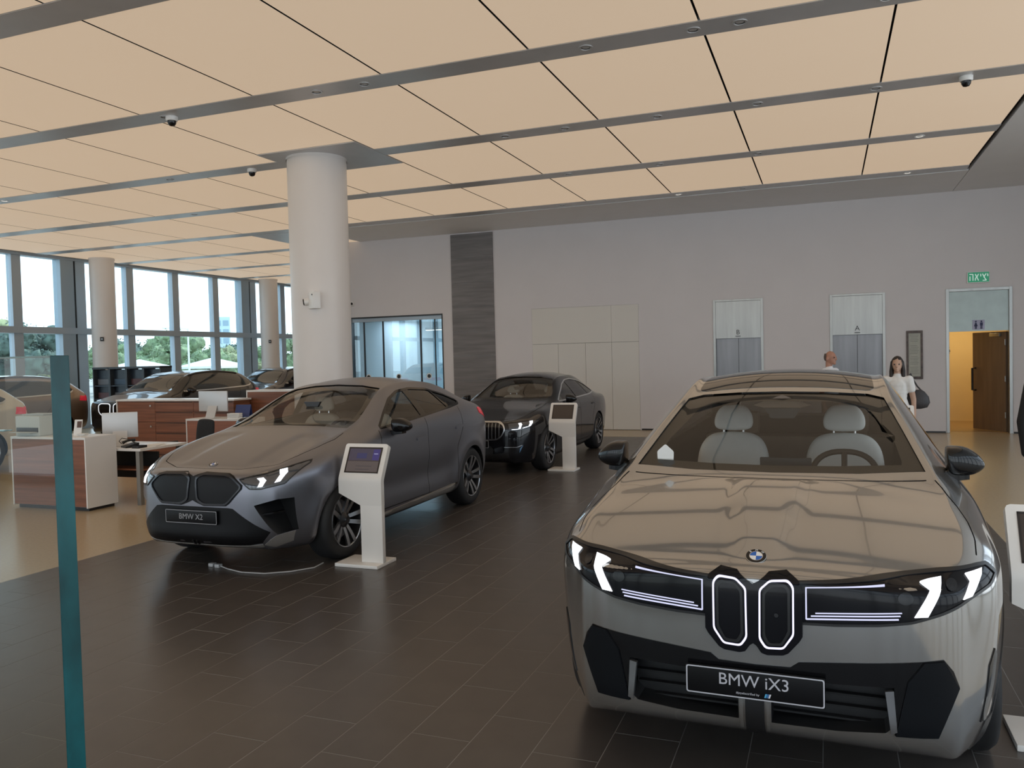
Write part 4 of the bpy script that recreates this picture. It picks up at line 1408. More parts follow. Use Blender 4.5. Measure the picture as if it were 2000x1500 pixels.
def x2():
    root = empty('car', (-5.02, 5.44, ZT), 0, label='matt grey-blue coupe SUV with plain black grille, beside the left white info kiosk', cat='car', group='showroom cars')
    T = dict(
        bot=[(.2, .62, .225), (.5, .74, .20), (1.4, .80, .19), (4.1, .80, .23), (4.58, .62, .32)],
        s1=[(.2, .67, .29), (.5, .83, .28), (.92, .905, .28), (1.6, .91, .28), (3, .91, .28), (3.9, .90, .31), (4.35, .82, .35), (4.58, .66, .39)],
        s2=[(.2, .71, .42), (.35, .80, .42), (.5, .865, .43), (.92, .935, .46), (1.6, .925, .47), (2.6, .92, .47), (3.72, .945, .5), (4.3, .87, .52), (4.58, .68, .52)],
        s3=[(.2, .73, .58), (.35, .815, .60), (.5, .88, .62), (.92, .948, .68), (1.6, .932, .70), (2.6, .928, .71), (3.72, .953, .74), (4.3, .88, .76), (4.58, .70, .76)],
        s4=[(.2, .725, .74), (.35, .82, .77), (.5, .885, .80), (.92, .938, .89), (1.6, .915, .95), (2.6, .91, .98), (3.72, .938, 1.0), (4.3, .87, 1.0), (4.58, .70, .98)],
        s5=[(.2, .69, .82), (.35, .79, .86), (.55, .855, .925), (.92, .885, 1.0), (1.4, .875, 1.06), (1.7, .875, 1.075), (2.6, .875, 1.13), (3.4, .865, 1.19), (3.72, .85, 1.21), (4.3, .78, 1.18), (4.58, .66, 1.08)],
        s6=[(.2, .64, .865), (.35, .73, .905), (.55, .785, .965), (.92, .80, 1.05), (1.35, .785, 1.12), (1.6, .765, 1.19), (1.9, .745, 1.29), (2.4, .72, 1.36), (3.1, .70, 1.38), (3.72, .70, 1.33), (4.3, .66, 1.215), (4.58, .58, 1.10)],
        rail=[(.2, .58, .885), (.35, .65, .925), (.55, .69, .985), (.92, .725, 1.07), (1.3, .72, 1.135), (1.6, .68, 1.22), (1.9, .63, 1.36), (2.2, .59, 1.475), (2.6, .575, 1.53), (3.1, .565, 1.53), (3.6, .55, 1.46), (4.0, .54, 1.36), (4.3, .54, 1.25), (4.58, .52, 1.11)],
        top=[(.2, .90), (.35, .945), (.55, 1.0), (.92, 1.085), (1.2, 1.14), (1.3, 1.165), (1.6, 1.275), (1.9, 1.40), (2.2, 1.52), (2.55, 1.595), (3.0, 1.60), (3.5, 1.54), (4.0, 1.42), (4.3, 1.29), (4.58, 1.13)])
    st = [.2, .28, .38, .5, .7, .92, 1.18, 1.3, 1.45, 1.6, 1.8, 2.0, 2.25, 2.6, 3.0, 3.4, 3.72, 4.0, 4.3, 4.48, 4.58]
    def deform(co):
        x, y, z = np.abs(co[:, 0]), co[:, 1], co[:, 2]
        hood = smooth(.2, .4, y) * (1 - smooth(1.0, 1.15, y)) * (z > .85)
        co[:, 2] -= hood * .014 * smooth(.30, .40, x) * (1 - smooth(.52, .70, x))
        # wheel arch flares
        for a in (.92, 3.72):
            rr = np.hypot(y - a, z - .35)
            k = np.exp(-((rr - .43) / .075) ** 2) * (z > .2) * (x > .75)
            co[:, 0] += np.sign(co[:, 0]) * .02 * k
        k = smooth(1.35, 1.6, y) * (1 - smooth(3.0, 3.3, y)) * (x > .8) * np.exp(-((z - .56) / .12) ** 2)
        co[:, 0] -= np.sign(co[:, 0]) * .022 * k
        return co
    c = Car(root, T, st, [.15, .18, .20, .20, .195, .18, .15, .12], [.06, .08, .1, .1, .1, .08, .05, .03], p=4.6, deform=deform)
    wells(c, .92, 3.72, .35, .945)
    c.cabin(1.0, 4.2, .42, .045)
    ws = [(-.685, 1.148), (-.35, 1.166), (0, 1.172), (.35, 1.166), (.685, 1.148), (.665, 1.215), (.615, 1.355), (.565, 1.465), (.53, 1.495), (.3, 1.528), (0, 1.54), (-.3, 1.528), (-.53, 1.495), (-.565, 1.465), (-.615, 1.355), (-.665, 1.215)]
    c.cut(MB().prism(ws, 'y', .7, 2.4))
    rw = fillet([(-.52, 1.20), (.52, 1.20), (.42, 1.46), (-.42, 1.46)], .06)
    c.cut(MB().prism(rw, 'y', 3.5, 5.2))
    sw = fillet([(1.66, 1.115), (2.35, 1.155), (3.3, 1.222), (3.60, 1.25), (3.66, 1.285), (3.45, 1.37), (3.1, 1.45), (2.7, 1.475), (2.4, 1.455), (2.15, 1.385), (1.9, 1.26)], .04)
    for sg in (1, -1):
        c.cut(MB().prism(sw, 'x', .5 * sg, 1.3 * sg))
        c.cut(MB().prism([(.575, .615), (.72, .655), (.80, .655), (.80, .375), (.70, .355)] if sg > 0 else mirror([(.575, .615), (.72, .655), (.80, .655), (.80, .375), (.70, .355)]), 'y', -.2, .42))
    hl = [(.73, 1.20), (.765, 1.0), (.745, .75), (.69, .52), (.62, .36)]
    for sg in (1, -1):
        c.ribbon('top', [(sg * a, b) for a, b in hl], .007, .012)
        c.ribbon('side', [(1.64, 1.10), (1.58, .9), (1.55, .5), (1.60, .31)], .007, .012, sg)
        c.ribbon('side', [(2.62, 1.15), (2.60, .8), (2.58, .31)], .007, .012, sg)
        c.ribbon('side', [(1.60, .325), (2.58, .325), (3.28, .325)], .007, .012, sg)
        c.ribbon('side', [(3.52, 1.22), (3.48, .98), (3.30, .76), (3.28, .325)], .007, .012, sg)
    c.ribbon('top', [(-.62, .36), (-.35, .20), (0, .165), (.35, .20), (.62, .36)], .008, .014)
    hood = hl + [(.35, .20), (0, .165), (-.35, .20)] + [(-a, b) for a, b in reversed(hl)]
    fd = [(1.64, 1.12), (1.58, .9), (1.55, .5), (1.60, .325), (2.58, .325), (2.60, .8), (2.62, 1.17)]
    rd = [(2.62, 1.17), (2.60, .8), (2.58, .325), (3.28, .325), (3.30, .76), (3.48, .98), (3.52, 1.24)]
    regs = [('hood', 'top', hood, 1)]
    for sg in (1, -1): regs += [('door', 'side', fd, sg), ('door', 'side', rd, sg)]
    c.finish(M_greyp, M_black, regs)
    c.patch('windscreen', 'front', ws, M_wins, -.008, 0, res=.06)
    inn = [(-.61, 1.175), (-.3, 1.195), (0, 1.2), (.3, 1.195), (.61, 1.175), (.60, 1.23), (.565, 1.33), (.51, 1.43), (.45, 1.46), (.25, 1.485), (0, 1.492), (-.25, 1.485), (-.45, 1.46), (-.51, 1.43), (-.565, 1.33), (-.60, 1.23)]
    c.band('windscreen_border', 'front', ws, inn, MATS['frit_black'], -.011, 0, n=140)
    c.patch('rear_window', 'rear', rw, M_wint, -.006, 0)
    for sg in (1, -1):
        c.patch('side_window', 'side', clip_poly(sw, 2.62), M_wins, -.006, 0, sgn=sg, res=.08)
        c.patch('side_window', 'side', clip_poly(sw, 2.62, False), M_wint, -.006, 0, sgn=sg, res=.08)
        c.patch('window_pillar', 'side', [(2.58, 1.15), (2.70, 1.16), (2.66, 1.49), (2.52, 1.49)], M_gloss, .0, .0, sg)
        c.patch('window_pillar', 'side', [(3.28, 1.20), (3.31, 1.205), (3.18, 1.45), (3.14, 1.45)], M_gloss, .0, .0, sg)
        c.line('window_trim', 'side', sw, .022, M_gloss, .002, .004, sg, closed=True)
        for s0, z0 in ((2.33, .945), (3.28, .985)):
            c.patch('door_handle', 'side', fillet([(s0, z0 - .018), (s0 + .20, z0 - .005), (s0 + .20, z0 + .022), (s0, z0 + .012)], .012), M_greyp, .012, .02, sg, res=.1)
        c.patch('sill_blade', 'side', [(1.42, .255), (3.20, .245), (3.24, .34), (3.12, .30), (1.5, .285)], mat('sill_taupe', (.30, .28, .26), .35, metal=.5), .012, .02, sg)
        c.patch('tail_lamp', 'side', fillet([(4.12, 1.10), (4.40, 1.02), (4.46, 1.08), (4.30, 1.155), (4.14, 1.17)], .02), M_red, .006, .01, sg)
        X = lambda P: [(sg * a, b) for a, b in (P if sg > 0 else list(reversed(P)))]
        lamp = X([(.455, .835), (.545, .752), (.62, .748), (.755, .778), (.835, .925), (.828, .945), (.785, .93), (.62, .865)])
        hl_ = c.patch('headlamp', 'front', lamp, mat('headlamp_smoke', (.055, .058, .065), .08, coat=1.), .004, .012, res=.025)
        c.line('headlamp_edge', 'front', lamp, .008, M_black, .007, .01, closed=True, parent=hl_, n=80)
        c.patch('day_light', 'front', X([(.585, .835), (.625, .838), (.648, .815), (.632, .768), (.600, .765), (.612, .808), (.603, .82)]), M_led, .011, .006, res=.02, parent=hl_)
        c.patch('day_light', 'front', X([(.690, .885), (.73, .895), (.748, .868), (.728, .80), (.698, .792), (.712, .85), (.702, .866)]), M_led, .011, .006, res=.02, parent=hl_)
        c.patch('projector_lens', 'front', X([(.632, .838), (.69, .862), (.705, .80), (.65, .785)]), mat('projector_grey', (.06, .065, .075), .1, coat=1.), .006, .002, parent=hl_)
        c.patch('projector_lens', 'front', X([(.75, .905), (.80, .915), (.765, .825), (.742, .82)]), mat('projector_grey'), .006, .002, parent=hl_)
        c.line('vent_louvre', 'front', X([(.60, .53), (.76, .545)]), .014, M_gloss, -.02, .03, n=10)
        c.patch('bumper_blade', 'front', X([(.61, .275), (.69, .345), (.785, .37), (.755, .28), (.66, .245)]), mat('blade_silver', (.36, .34, .32), .3, metal=.6), .006, .01, res=.05)
    # grille
    half = [(0, .852), (.045, .868), (.10, .884), (.34, .878), (.40, .862), (.488, .785), (.485, .755), (.375, .635), (.34, .612), (.12, .607), (.05, .63), (0, .652)]
    g = half + [(-a, b) for a, b in reversed(half[1:-1])]
    gr = c.patch('grille', 'front', g, mat('grille_black', (.004, .004, .005), .45, spec=.25), .004, .012, res=.05)
    kr = fillet([(.03, .845), (.10, .872), (.335, .868), (.395, .85), (.475, .78), (.47, .755), (.365, .642), (.335, .622), (.12, .618), (.05, .655)], .03)
    for q in (kr, mirror(kr)):
        cx = sum(a for a, b in q) / len(q); cy = .75
        c.band('grille_frame', 'front', [(cx + (a - cx) * 1.02, cy + (b - cy) * 1.03) for a, b in q], [(cx + (a - cx) * .95, cy + (b - cy) * .91) for a, b in q], mat('grille_frame_blue', (.012, .014, .02), .2, spec=.5), .012, .012, parent=gr, n=80)
    low = [(0, .60), (.345, .598), (.40, .592), (.50, .515), (.668, .382), (.605, .295), (.50, .278), (0, .272)]
    c.patch('lower_grille', 'front', low + [(-a, b) for a, b in reversed(low[1:-1])], mat('grille_black'), .004, .008, res=.05)
    c.line('lip_strip', 'front', [(-.60, .268), (-.3, .262), (0, .262), (.3, .262), (.60, .268)], .022, mat('sill_taupe'), .008, .02)
    for q in (-.02, .02): c.line('lower_bar', 'front', [(q - .006, .27), (q + .006, .315)], .012, M_rimd, .01, .01, n=6)
    roundel(c, 'front', 0, .918, .041)
    plate(root, .515, -.022, .545, .115, 'BMW X2', size=.066, bm=mat('plate_border_dim', (.35, .35, .37), .4))
    for sg in (1, -1):
        door_mirror(root, sg, .90, 1.88, 1.135, M_gloss, M_gloss, wid=.18, hgt=.15)
        for a in (.92, 3.72):
            wheel(root, sg * .93, a, .352, .252, .235, sg, m_sp=M_rim if sg > 0 else M_rimd)
    interior(root, T, 0, 1.14, 2.30, .335, .60, M_cream, 1.215, 1.40, .70, 1.12, 3.1)
    return c
CAR_B = x2()

# ------------------------------------------------------------------ the black saloon
M_blackp = mat('paint_black', (.007, .0075, .010), .3, coat=.9, coat_rough=.02, spec=.05)
def i5():
    root = empty('car', (-5.05, 11.39, ZT), 0, label='black saloon with upright-bar chrome-edged grille, behind the grey-blue SUV', cat='car', group='showroom cars')
    T = dict(
        bot=[(.16, .62, .19), (.5, .78, .17), (1.4, .82, .16), (4.4, .80, .2), (4.95, .66, .3)],
        s1=[(.16, .66, .26), (.4, .80, .25), (.88, .90, .25), (1.6, .905, .25), (3.2, .905, .25), (4.2, .89, .28), (4.7, .82, .33), (4.95, .70, .36)],
        s2=[(.16, .70, .38), (.4, .835, .38), (.88, .93, .42), (1.6, .925, .43), (2.6, .92, .43), (3.88, .94, .45), (4.6, .87, .48), (4.95, .73, .5)],
        s3=[(.16, .71, .54), (.4, .85, .56), (.88, .945, .62), (1.6, .935, .64), (2.6, .93, .65), (3.88, .945, .67), (4.6, .89, .7), (4.95, .75, .72)],
        s4=[(.16, .70, .68), (.4, .85, .71), (.88, .93, .79), (1.6, .915, .86), (2.6, .915, .88), (3.88, .925, .91), (4.6, .87, .92), (4.95, .74, .90)],
        s5=[(.16, .67, .76), (.4, .81, .80), (.88, .88, .90), (1.5, .87, .965), (1.8, .87, .985), (2.6, .875, 1.01), (3.88, .86, 1.03), (4.6, .80, 1.02), (4.95, .70, .98)],
        s6=[(.16, .63, .80), (.4, .745, .84), (.88, .79, .94), (1.4, .785, 1.0), (1.65, .765, 1.06), (2.0, .74, 1.17), (2.5, .715, 1.25), (3.2, .70, 1.27), (3.8, .695, 1.22), (4.3, .68, 1.10), (4.6, .66, 1.045), (4.95, .62, 1.0)],
        rail=[(.16, .57, .82), (.4, .66, .86), (.88, .70, .96), (1.4, .71, 1.03), (1.65, .69, 1.09), (2.0, .635, 1.24), (2.35, .585, 1.37), (2.7, .57, 1.42), (3.2, .565, 1.425), (3.7, .555, 1.37), (4.1, .55, 1.25), (4.4, .56, 1.10), (4.6, .57, 1.055), (4.95, .54, 1.01)],
        top=[(.16, .83), (.4, .875), (.88, .97), (1.35, 1.045), (1.5, 1.08), (2.0, 1.31), (2.35, 1.44), (2.7, 1.505), (3.1, 1.51), (3.6, 1.46), (4.1, 1.31), (4.4, 1.13), (4.6, 1.07), (4.95, 1.03)])
    st = [.16, .25, .38, .5, .7, .88, 1.15, 1.35, 1.5, 1.7, 2.0, 2.3, 2.6, 3.0, 3.4, 3.88, 4.2, 4.45, 4.7, 4.95]
    c = Car(root, T, st, [.11, .14, .16, .16, .155, .14, .11, .08], [.06, .08, .1, .1, .1, .08, .05, .03], p=4.5)
    wells(c, .88, 3.88, .35, .94)
    c.cabin(1.15, 4.2, .40, .045)
    ws = [(-.67, 1.095), (-.35, 1.088), (0, 1.085), (.35, 1.088), (.67, 1.095), (.615, 1.235), (.555, 1.36), (.51, 1.395), (.3, 1.43), (0, 1.44), (-.3, 1.43), (-.51, 1.395), (-.555, 1.36), (-.615, 1.235)]
    c.cut(MB().prism(ws, 'y', .7, 2.6))
    rw = fillet([(-.52, 1.12), (.52, 1.12), (.42, 1.38), (-.42, 1.38)], .06)
    c.cut(MB().prism(rw, 'y', 3.5, 5.3))
    sw = fillet([(1.72, 1.035), (2.6, 1.05), (3.6, 1.07), (3.95, 1.10), (4.0, 1.13), (3.75, 1.25), (3.4, 1.34), (3.0, 1.375), (2.7, 1.365), (2.4, 1.30), (2.0, 1.15)], .04)
    for sg in (1, -1):
        c.cut(MB().prism(sw, 'x', .5 * sg, 1.3 * sg))
        c.ribbon('side', [(1.66, 1.02), (1.60, .85), (1.58, .45), (1.62, .29)], .007, .012, sg)
        c.ribbon('side', [(2.74, 1.05), (2.72, .7), (2.70, .29)], .007, .012, sg)
        c.ribbon('side', [(3.74, 1.08), (3.66, .88), (3.46, .68), (3.42, .29)], .007, .012, sg)
        c.ribbon('side', [(1.62, .295), (3.42, .295)], .007, .012, sg)
    hl = [(.72, 1.38), (.745, 1.1), (.73, .8), (.68, .5), (.62, .34)]
    for sg in (1, -1): c.ribbon('top', [(sg * a, b) for a, b in hl], .007, .012)
    c.ribbon('top', [(-.62, .34), (-.3, .185), (0, .16), (.3, .185), (.62, .34)], .008, .012)
    hood = hl + [(.3, .185), (0, .16), (-.3, .185)] + [(-a, b) for a, b in reversed(hl)]
    fd = [(1.66, 1.04), (1.60, .85), (1.58, .45), (1.62, .295), (2.70, .295), (2.72, .7), (2.74, 1.07)]
    rd = [(2.74, 1.07), (2.72, .7), (2.70, .295), (3.42, .295), (3.46, .68), (3.66, .88), (3.74, 1.10)]
    regs = [('hood', 'top', hood, 1)]
    for sg in (1, -1): regs += [('door', 'side', fd, sg), ('door', 'side', rd, sg)]
    c.finish(M_blackp, M_black, regs)
    c.patch('windscreen', 'front', ws, M_wins, -.008, 0, res=.06)
    inn = [(-.60, 1.12), (-.3, 1.115), (0, 1.113), (.3, 1.115), (.60, 1.12), (.555, 1.235), (.50, 1.33), (.44, 1.36), (.25, 1.39), (0, 1.396), (-.25, 1.39), (-.44, 1.36), (-.50, 1.33), (-.555, 1.235)]
    c.band('windscreen_border', 'front', ws, inn, MATS['frit_black'], -.011, 0, n=140)
    c.patch('rear_window', 'rear', rw, M_wint, -.006, 0)
    X2_ = fillet([(.035, .78), (.09, .812), (.40, .808), (.475, .775), (.50, .70), (.45, .60), (.38, .556), (.12, .55), (.045, .60)], .03)
    for sg in (1, -1):
        X = lambda P: [(sg * a, b) for a, b in (P if sg > 0 else list(reversed(P)))]
        c.patch('side_window', 'side', clip_poly(sw, 2.72), M_wins, -.006, 0, sgn=sg, res=.08)
        c.patch('side_window', 'side', clip_poly(sw, 2.72, False), M_wint, -.006, 0, sgn=sg, res=.08)
        c.line('window_trim', 'side', sw, .018, M_chrome, .003, .006, sg, closed=True)
        c.patch('window_pillar', 'side', [(2.70, 1.06), (2.79, 1.06), (2.74, 1.37), (2.62, 1.36)], M_gloss, .0, .0, sg)
        c.patch('window_pillar', 'side', [(3.52, 1.075), (3.55, 1.08), (3.40, 1.34), (3.36, 1.34)], M_gloss, .0, .0, sg)
        for s0, z0 in ((2.46, .865), (3.44, .895)):
            c.patch('door_handle', 'side', fillet([(s0, z0 - .012), (s0 + .2, z0 - .005), (s0 + .2, z0 + .018), (s0, z0 + .012)], .01), M_black, .01, .015, sg, res=.1)
        k = c.patch('grille', 'front', X(X2_), M_gloss, .004, .01, res=.05)
        cx = .27; cy = .68
        c.band('grille_frame', 'front', X([(cx + (a - cx) * 1.05, cy + (b - cy) * 1.10) for a, b in X2_]), X([(cx + (a - cx) * .97, cy + (b - cy) * .94) for a, b in X2_]), M_chrome, .012, .014, parent=k, n=80)
        for q in range(7):
            xx = .09 + q * .055
            c.line('grille_bar', 'front', [(sg * xx, .565), (sg * xx, .795)], .009, M_rim, .010, .01, parent=k, n=8)
        lamp = X([(.545, .785), (.57, .70), (.72, .69), (.83, .745), (.87, .80), (.845, .812)])
        h = c.patch('headlamp', 'front', lamp, mat('headlamp_smoke'), .004, .01, res=.04)
        c.patch('day_light', 'front', X([(.672, .785), (.70, .788), (.715, .765), (.705, .705), (.682, .702), (.69, .75)]), M_led, .011, .006, res=.02, parent=h)
        c.patch('day_light', 'front', X([(.785, .805), (.815, .808), (.825, .78), (.81, .735), (.79, .728), (.798, .775)]), M_led, .011, .006, res=.02, parent=h)
        c.line('light_line', 'front', X([(.60, .70), (.68, .702)]), .007, M_led, .007, .003, parent=h, n=8)
        c.line('light_line', 'front', X([(.73, .715), (.785, .73)]), .007, M_led, .007, .003, parent=h, n=8)
        c.patch('bumper_intake', 'front', X([(.30, .33), (.55, .36), (.56, .26), (.30, .24)]), M_black, .003, .006)
        c.line('bumper_light', 'front', X([(.49, .435), (.66, .43), (.725, .455)]), .010, M_rim, .006, .008, n=14)
        c.patch('corner_reflector', 'front', X([(.69, .345), (.735, .455), (.70, .41)]), mat('reflector_blue', (.10, .25, .45), .15, coat=1.), .006, .006)
        door_mirror(root, sg, .90, 1.95, 1.075, M_gloss, M_gloss, wid=.17, hgt=.135)
        for a in (.88, 3.88):
            wheel(root, sg * .935, a, .352, .255, .235, sg, m_sp=M_rim)
    low = [(0, .46), (.28, .46), (.33, .40), (.30, .25), (0, .24)]
    c.patch('lower_grille', 'front', low + [(-a, b) for a, b in reversed(low[1:-1])], M_black, .004, .008)
    plate(root, .485, -.02, .53, .115, '', bm=mat('plate_border_dim'))
    roundel(c, 'front', 0, .845, .041)
    interior(root, T, 0, 1.40, 2.55, .36, .53, M_cream, 1.11, 1.295, .70, 1.04, 3.3)
    return c
CAR_C = i5()

# ------------------------------------------------------------------ the SUVs far back by the windows
M_darkp = mat('paint_dark_brown', (.008, .0075, .0075), .3, spec=.3, coat=.8, coat_rough=.03)
M_bluep = mat('paint_dark_blue', (.022, .026, .038), .25, metal=.4, coat=1., coat_rough=.03)
M_brownp = mat('paint_bronze', (.24, .16, .10), .3, metal=.5, coat=1., coat_rough=.03)
M_creamp = mat('paint_cream', (.66, .60, .50), .3, metal=.2, coat=1., coat_rough=.03)
M_dwin = mat('dark_window', (.012, .016, .016), .05, coat=.5)
def suv():
    root = empty('car', (-15.75, 14.55, 0), R(3))
    T = dict(
        bot=[(.14, .68, .26), (.5, .80, .23), (1.4, .84, .22), (4.2, .82, .26), (4.66, .70, .34)],
        s1=[(.14, .70, .33), (.5, .86, .32), (1.0, .91, .31), (3, .91, .31), (4.2, .90, .34), (4.66, .76, .42)],
        s2=[(.14, .73, .45), (.5, .90, .46), (.86, .945, .48), (2.6, .93, .48), (3.75, .95, .5), (4.3, .92, .52), (4.66, .80, .55)],
        s3=[(.14, .74, .62), (.5, .915, .65), (.86, .955, .69), (2.6, .94, .72), (3.75, .955, .75), (4.3, .93, .78), (4.66, .82, .80)],
        s4=[(.14, .74, .80), (.5, .915, .85), (.86, .945, .92), (2.6, .925, 1.0), (3.75, .94, 1.03), (4.3, .91, 1.04), (4.66, .80, 1.02)],
        s5=[(.14, .72, .90), (.5, .88, .96), (.86, .89, 1.03), (1.5, .88, 1.09), (2.6, .885, 1.11), (3.75, .88, 1.14), (4.3, .85, 1.16), (4.66, .76, 1.12)],
        s6=[(.14, .69, .95), (.5, .82, 1.01), (.86, .82, 1.08), (1.25, .79, 1.15), (1.7, .765, 1.32), (2.2, .75, 1.40), (3.0, .745, 1.42), (3.75, .735, 1.40), (4.3, .72, 1.34), (4.66, .70, 1.20)],
        rail=[(.14, .64, .975), (.5, .76, 1.03), (.86, .76, 1.10), (1.15, .735, 1.16), (1.5, .66, 1.34), (1.85, .61, 1.51), (2.3, .60, 1.60), (3.0, .60, 1.62), (3.75, .585, 1.58), (4.3, .57, 1.47), (4.55, .58, 1.33), (4.66, .60, 1.24)],
        top=[(.14, .99), (.5, 1.05), (.86, 1.12), (1.1, 1.17), (1.5, 1.38), (1.85, 1.56), (2.3, 1.65), (3.0, 1.665), (3.75, 1.64), (4.3, 1.55), (4.55, 1.38), (4.66, 1.26)])
    st = [.14, .25, .45, .7, .92, 1.15, 1.5, 1.85, 2.3, 3.0, 3.75, 4.2, 4.45, 4.66]
    c = Car(root, T, st, [.09, .11, .13, .13, .125, .11, .08, .05], [.05, .07, .09, .09, .08, .06, .05, .03], p=6, lv=2)
    wells(c, .90, 3.76, .37, .95)
    sw = fillet([(1.45, 1.145), (2.6, 1.155), (3.9, 1.185), (4.2, 1.215), (4.3, 1.27), (3.95, 1.44), (3.4, 1.52), (2.6, 1.54), (2.1, 1.50), (1.7, 1.33)], .06)
    regs = []
    for sg in (1, -1):
        c.ribbon('side', [(2.55, 1.12), (2.55, .8), (2.52, .34)], .008, .012, sg)
        c.ribbon('side', [(1.45, 1.12), (1.40, .8), (1.42, .34)], .008, .012, sg)
        c.ribbon('side', [(3.68, 1.16), (3.55, .9), (3.36, .7), (3.34, .34)], .008, .012, sg)
        c.ribbon('side', [(1.42, .36), (3.34, .36)], .008, .012, sg)
        regs += [('door', 'side', [(1.45, 1.13), (1.40, .8), (1.42, .36), (2.52, .36), (2.55, .8), (2.55, 1.14)], sg), ('door', 'side', [(2.55, 1.14), (2.55, .8), (2.52, .36), (3.34, .36), (3.36, .7), (3.55, .9), (3.68, 1.16)], sg)]
    c.finish(M_darkp, M_black, regs)
    ws = [(-.70, 1.185), (0, 1.18), (.70, 1.185), (.61, 1.39), (.56, 1.52), (.3, 1.57), (0, 1.58), (-.3, 1.57), (-.56, 1.52), (-.61, 1.39)]
    c.patch('windscreen', 'front', ws, M_dwin, .003, .005, res=.08)
    c.patch('rear_window', 'rear', fillet([(-.55, 1.27), (.55, 1.27), (.46, 1.50), (-.46, 1.50)], .05), M_dwin, .003, .005)
    for sg in (1, -1):
        X = lambda P: [(sg * a, b) for a, b in (P if sg > 0 else list(reversed(P)))]
        c.patch('side_window', 'side', sw, M_dwin, .003, .005, sg, res=.1)
        c.line('window_trim', 'side', sw[3:22], .028, M_chrome, .006, .008, sg)
        c.patch('tail_lamp', 'side', [(4.36, 1.00), (4.62, .98), (4.64, 1.10), (4.42, 1.12)], M_red, .006, .01, sg)
        c.patch('tail_lamp', 'rear', X([(.34, 1.02), (.80, 1.0), (.78, 1.12), (.34, 1.10)]), M_red, .006, .01)
        kd = fillet([(.045, .90), (.09, .935), (.34, .94), (.40, .90), (.385, .74), (.30, .655), (.12, .645), (.05, .70)], .04)
        g = c.patch('grille', 'front', X(kd), M_gloss, .004, .01)
        c.band('grille_outline', 'front', X([(.22 + (a - .22) * 1.03, .79 + (b - .79) * 1.03) for a, b in kd]), X([(.22 + (a - .22) * .92, .79 + (b - .79) * .91) for a, b in kd]), emis('outline_far', (.95, .97, 1.0), .85), .01, .012, parent=g, n=80)
        c.patch('headlamp', 'front', X([(.46, .93), (.48, .83), (.70, .84), (.82, .93), (.80, .97)]), mat('headlamp_smoke'), .004, .01)
        door_mirror(root, sg, .90, 1.62, 1.18, M_gloss, M_gloss, wid=.17, hgt=.15)
        for a in (.90, 3.76): wheel(root, sg * .94, a, .37, .265, .235, sg, m_sp=M_rim)
        c.patch('roof_rail', 'top', X([(.60, 1.95), (.625, 1.95), (.61, 3.9), (.585, 3.9)]), M_black, .02, .03)
    low = [(0, .58), (.5, .58), (.62, .45), (.5, .36), (0, .34)]
    c.patch('lower_grille', 'front', low + [(-a, b) for a, b in reversed(low[1:-1])], M_black, .004, .008)
    return root
SUV = suv()
tag(SUV, 'dark SUV with white-lit twin grille outline, behind the wood drawer wall', 'car', 'showroom cars')
def recolour(root, m):
    for o in [root] + list(root.children):
        if o.type == 'MESH' and (o.name.startswith('body') or o.name.startswith('door')) and not o.name.startswith('door_m'):
            o.material_slots[0].link = 'OBJECT'
            o.material_slots[0].material = m
def far_car(x, y, rz, m, label, tilt=0):
    c = copy_tree(SUV)
    c.location = (x, y, 0); c.rotation_euler = (0, 0, rz)
    c['label'] = label
    recolour(c, m)
    return c
far_car(-16.9, 20.2, R(2), M_bluep, 'dark blue SUV with chrome window edge, parked beyond the dark SUV')
far_car(-18.0, 10.5, 0, M_brownp, 'bronze SUV with red tail lamp by the window, seen through the glass pane')
far_car(-14.5, 6.1, 0, M_creamp, 'cream SUV cut off by the frame, standing in for a reflection in the glass pane')  # solid car put in for a pale shape read as a pane reflection

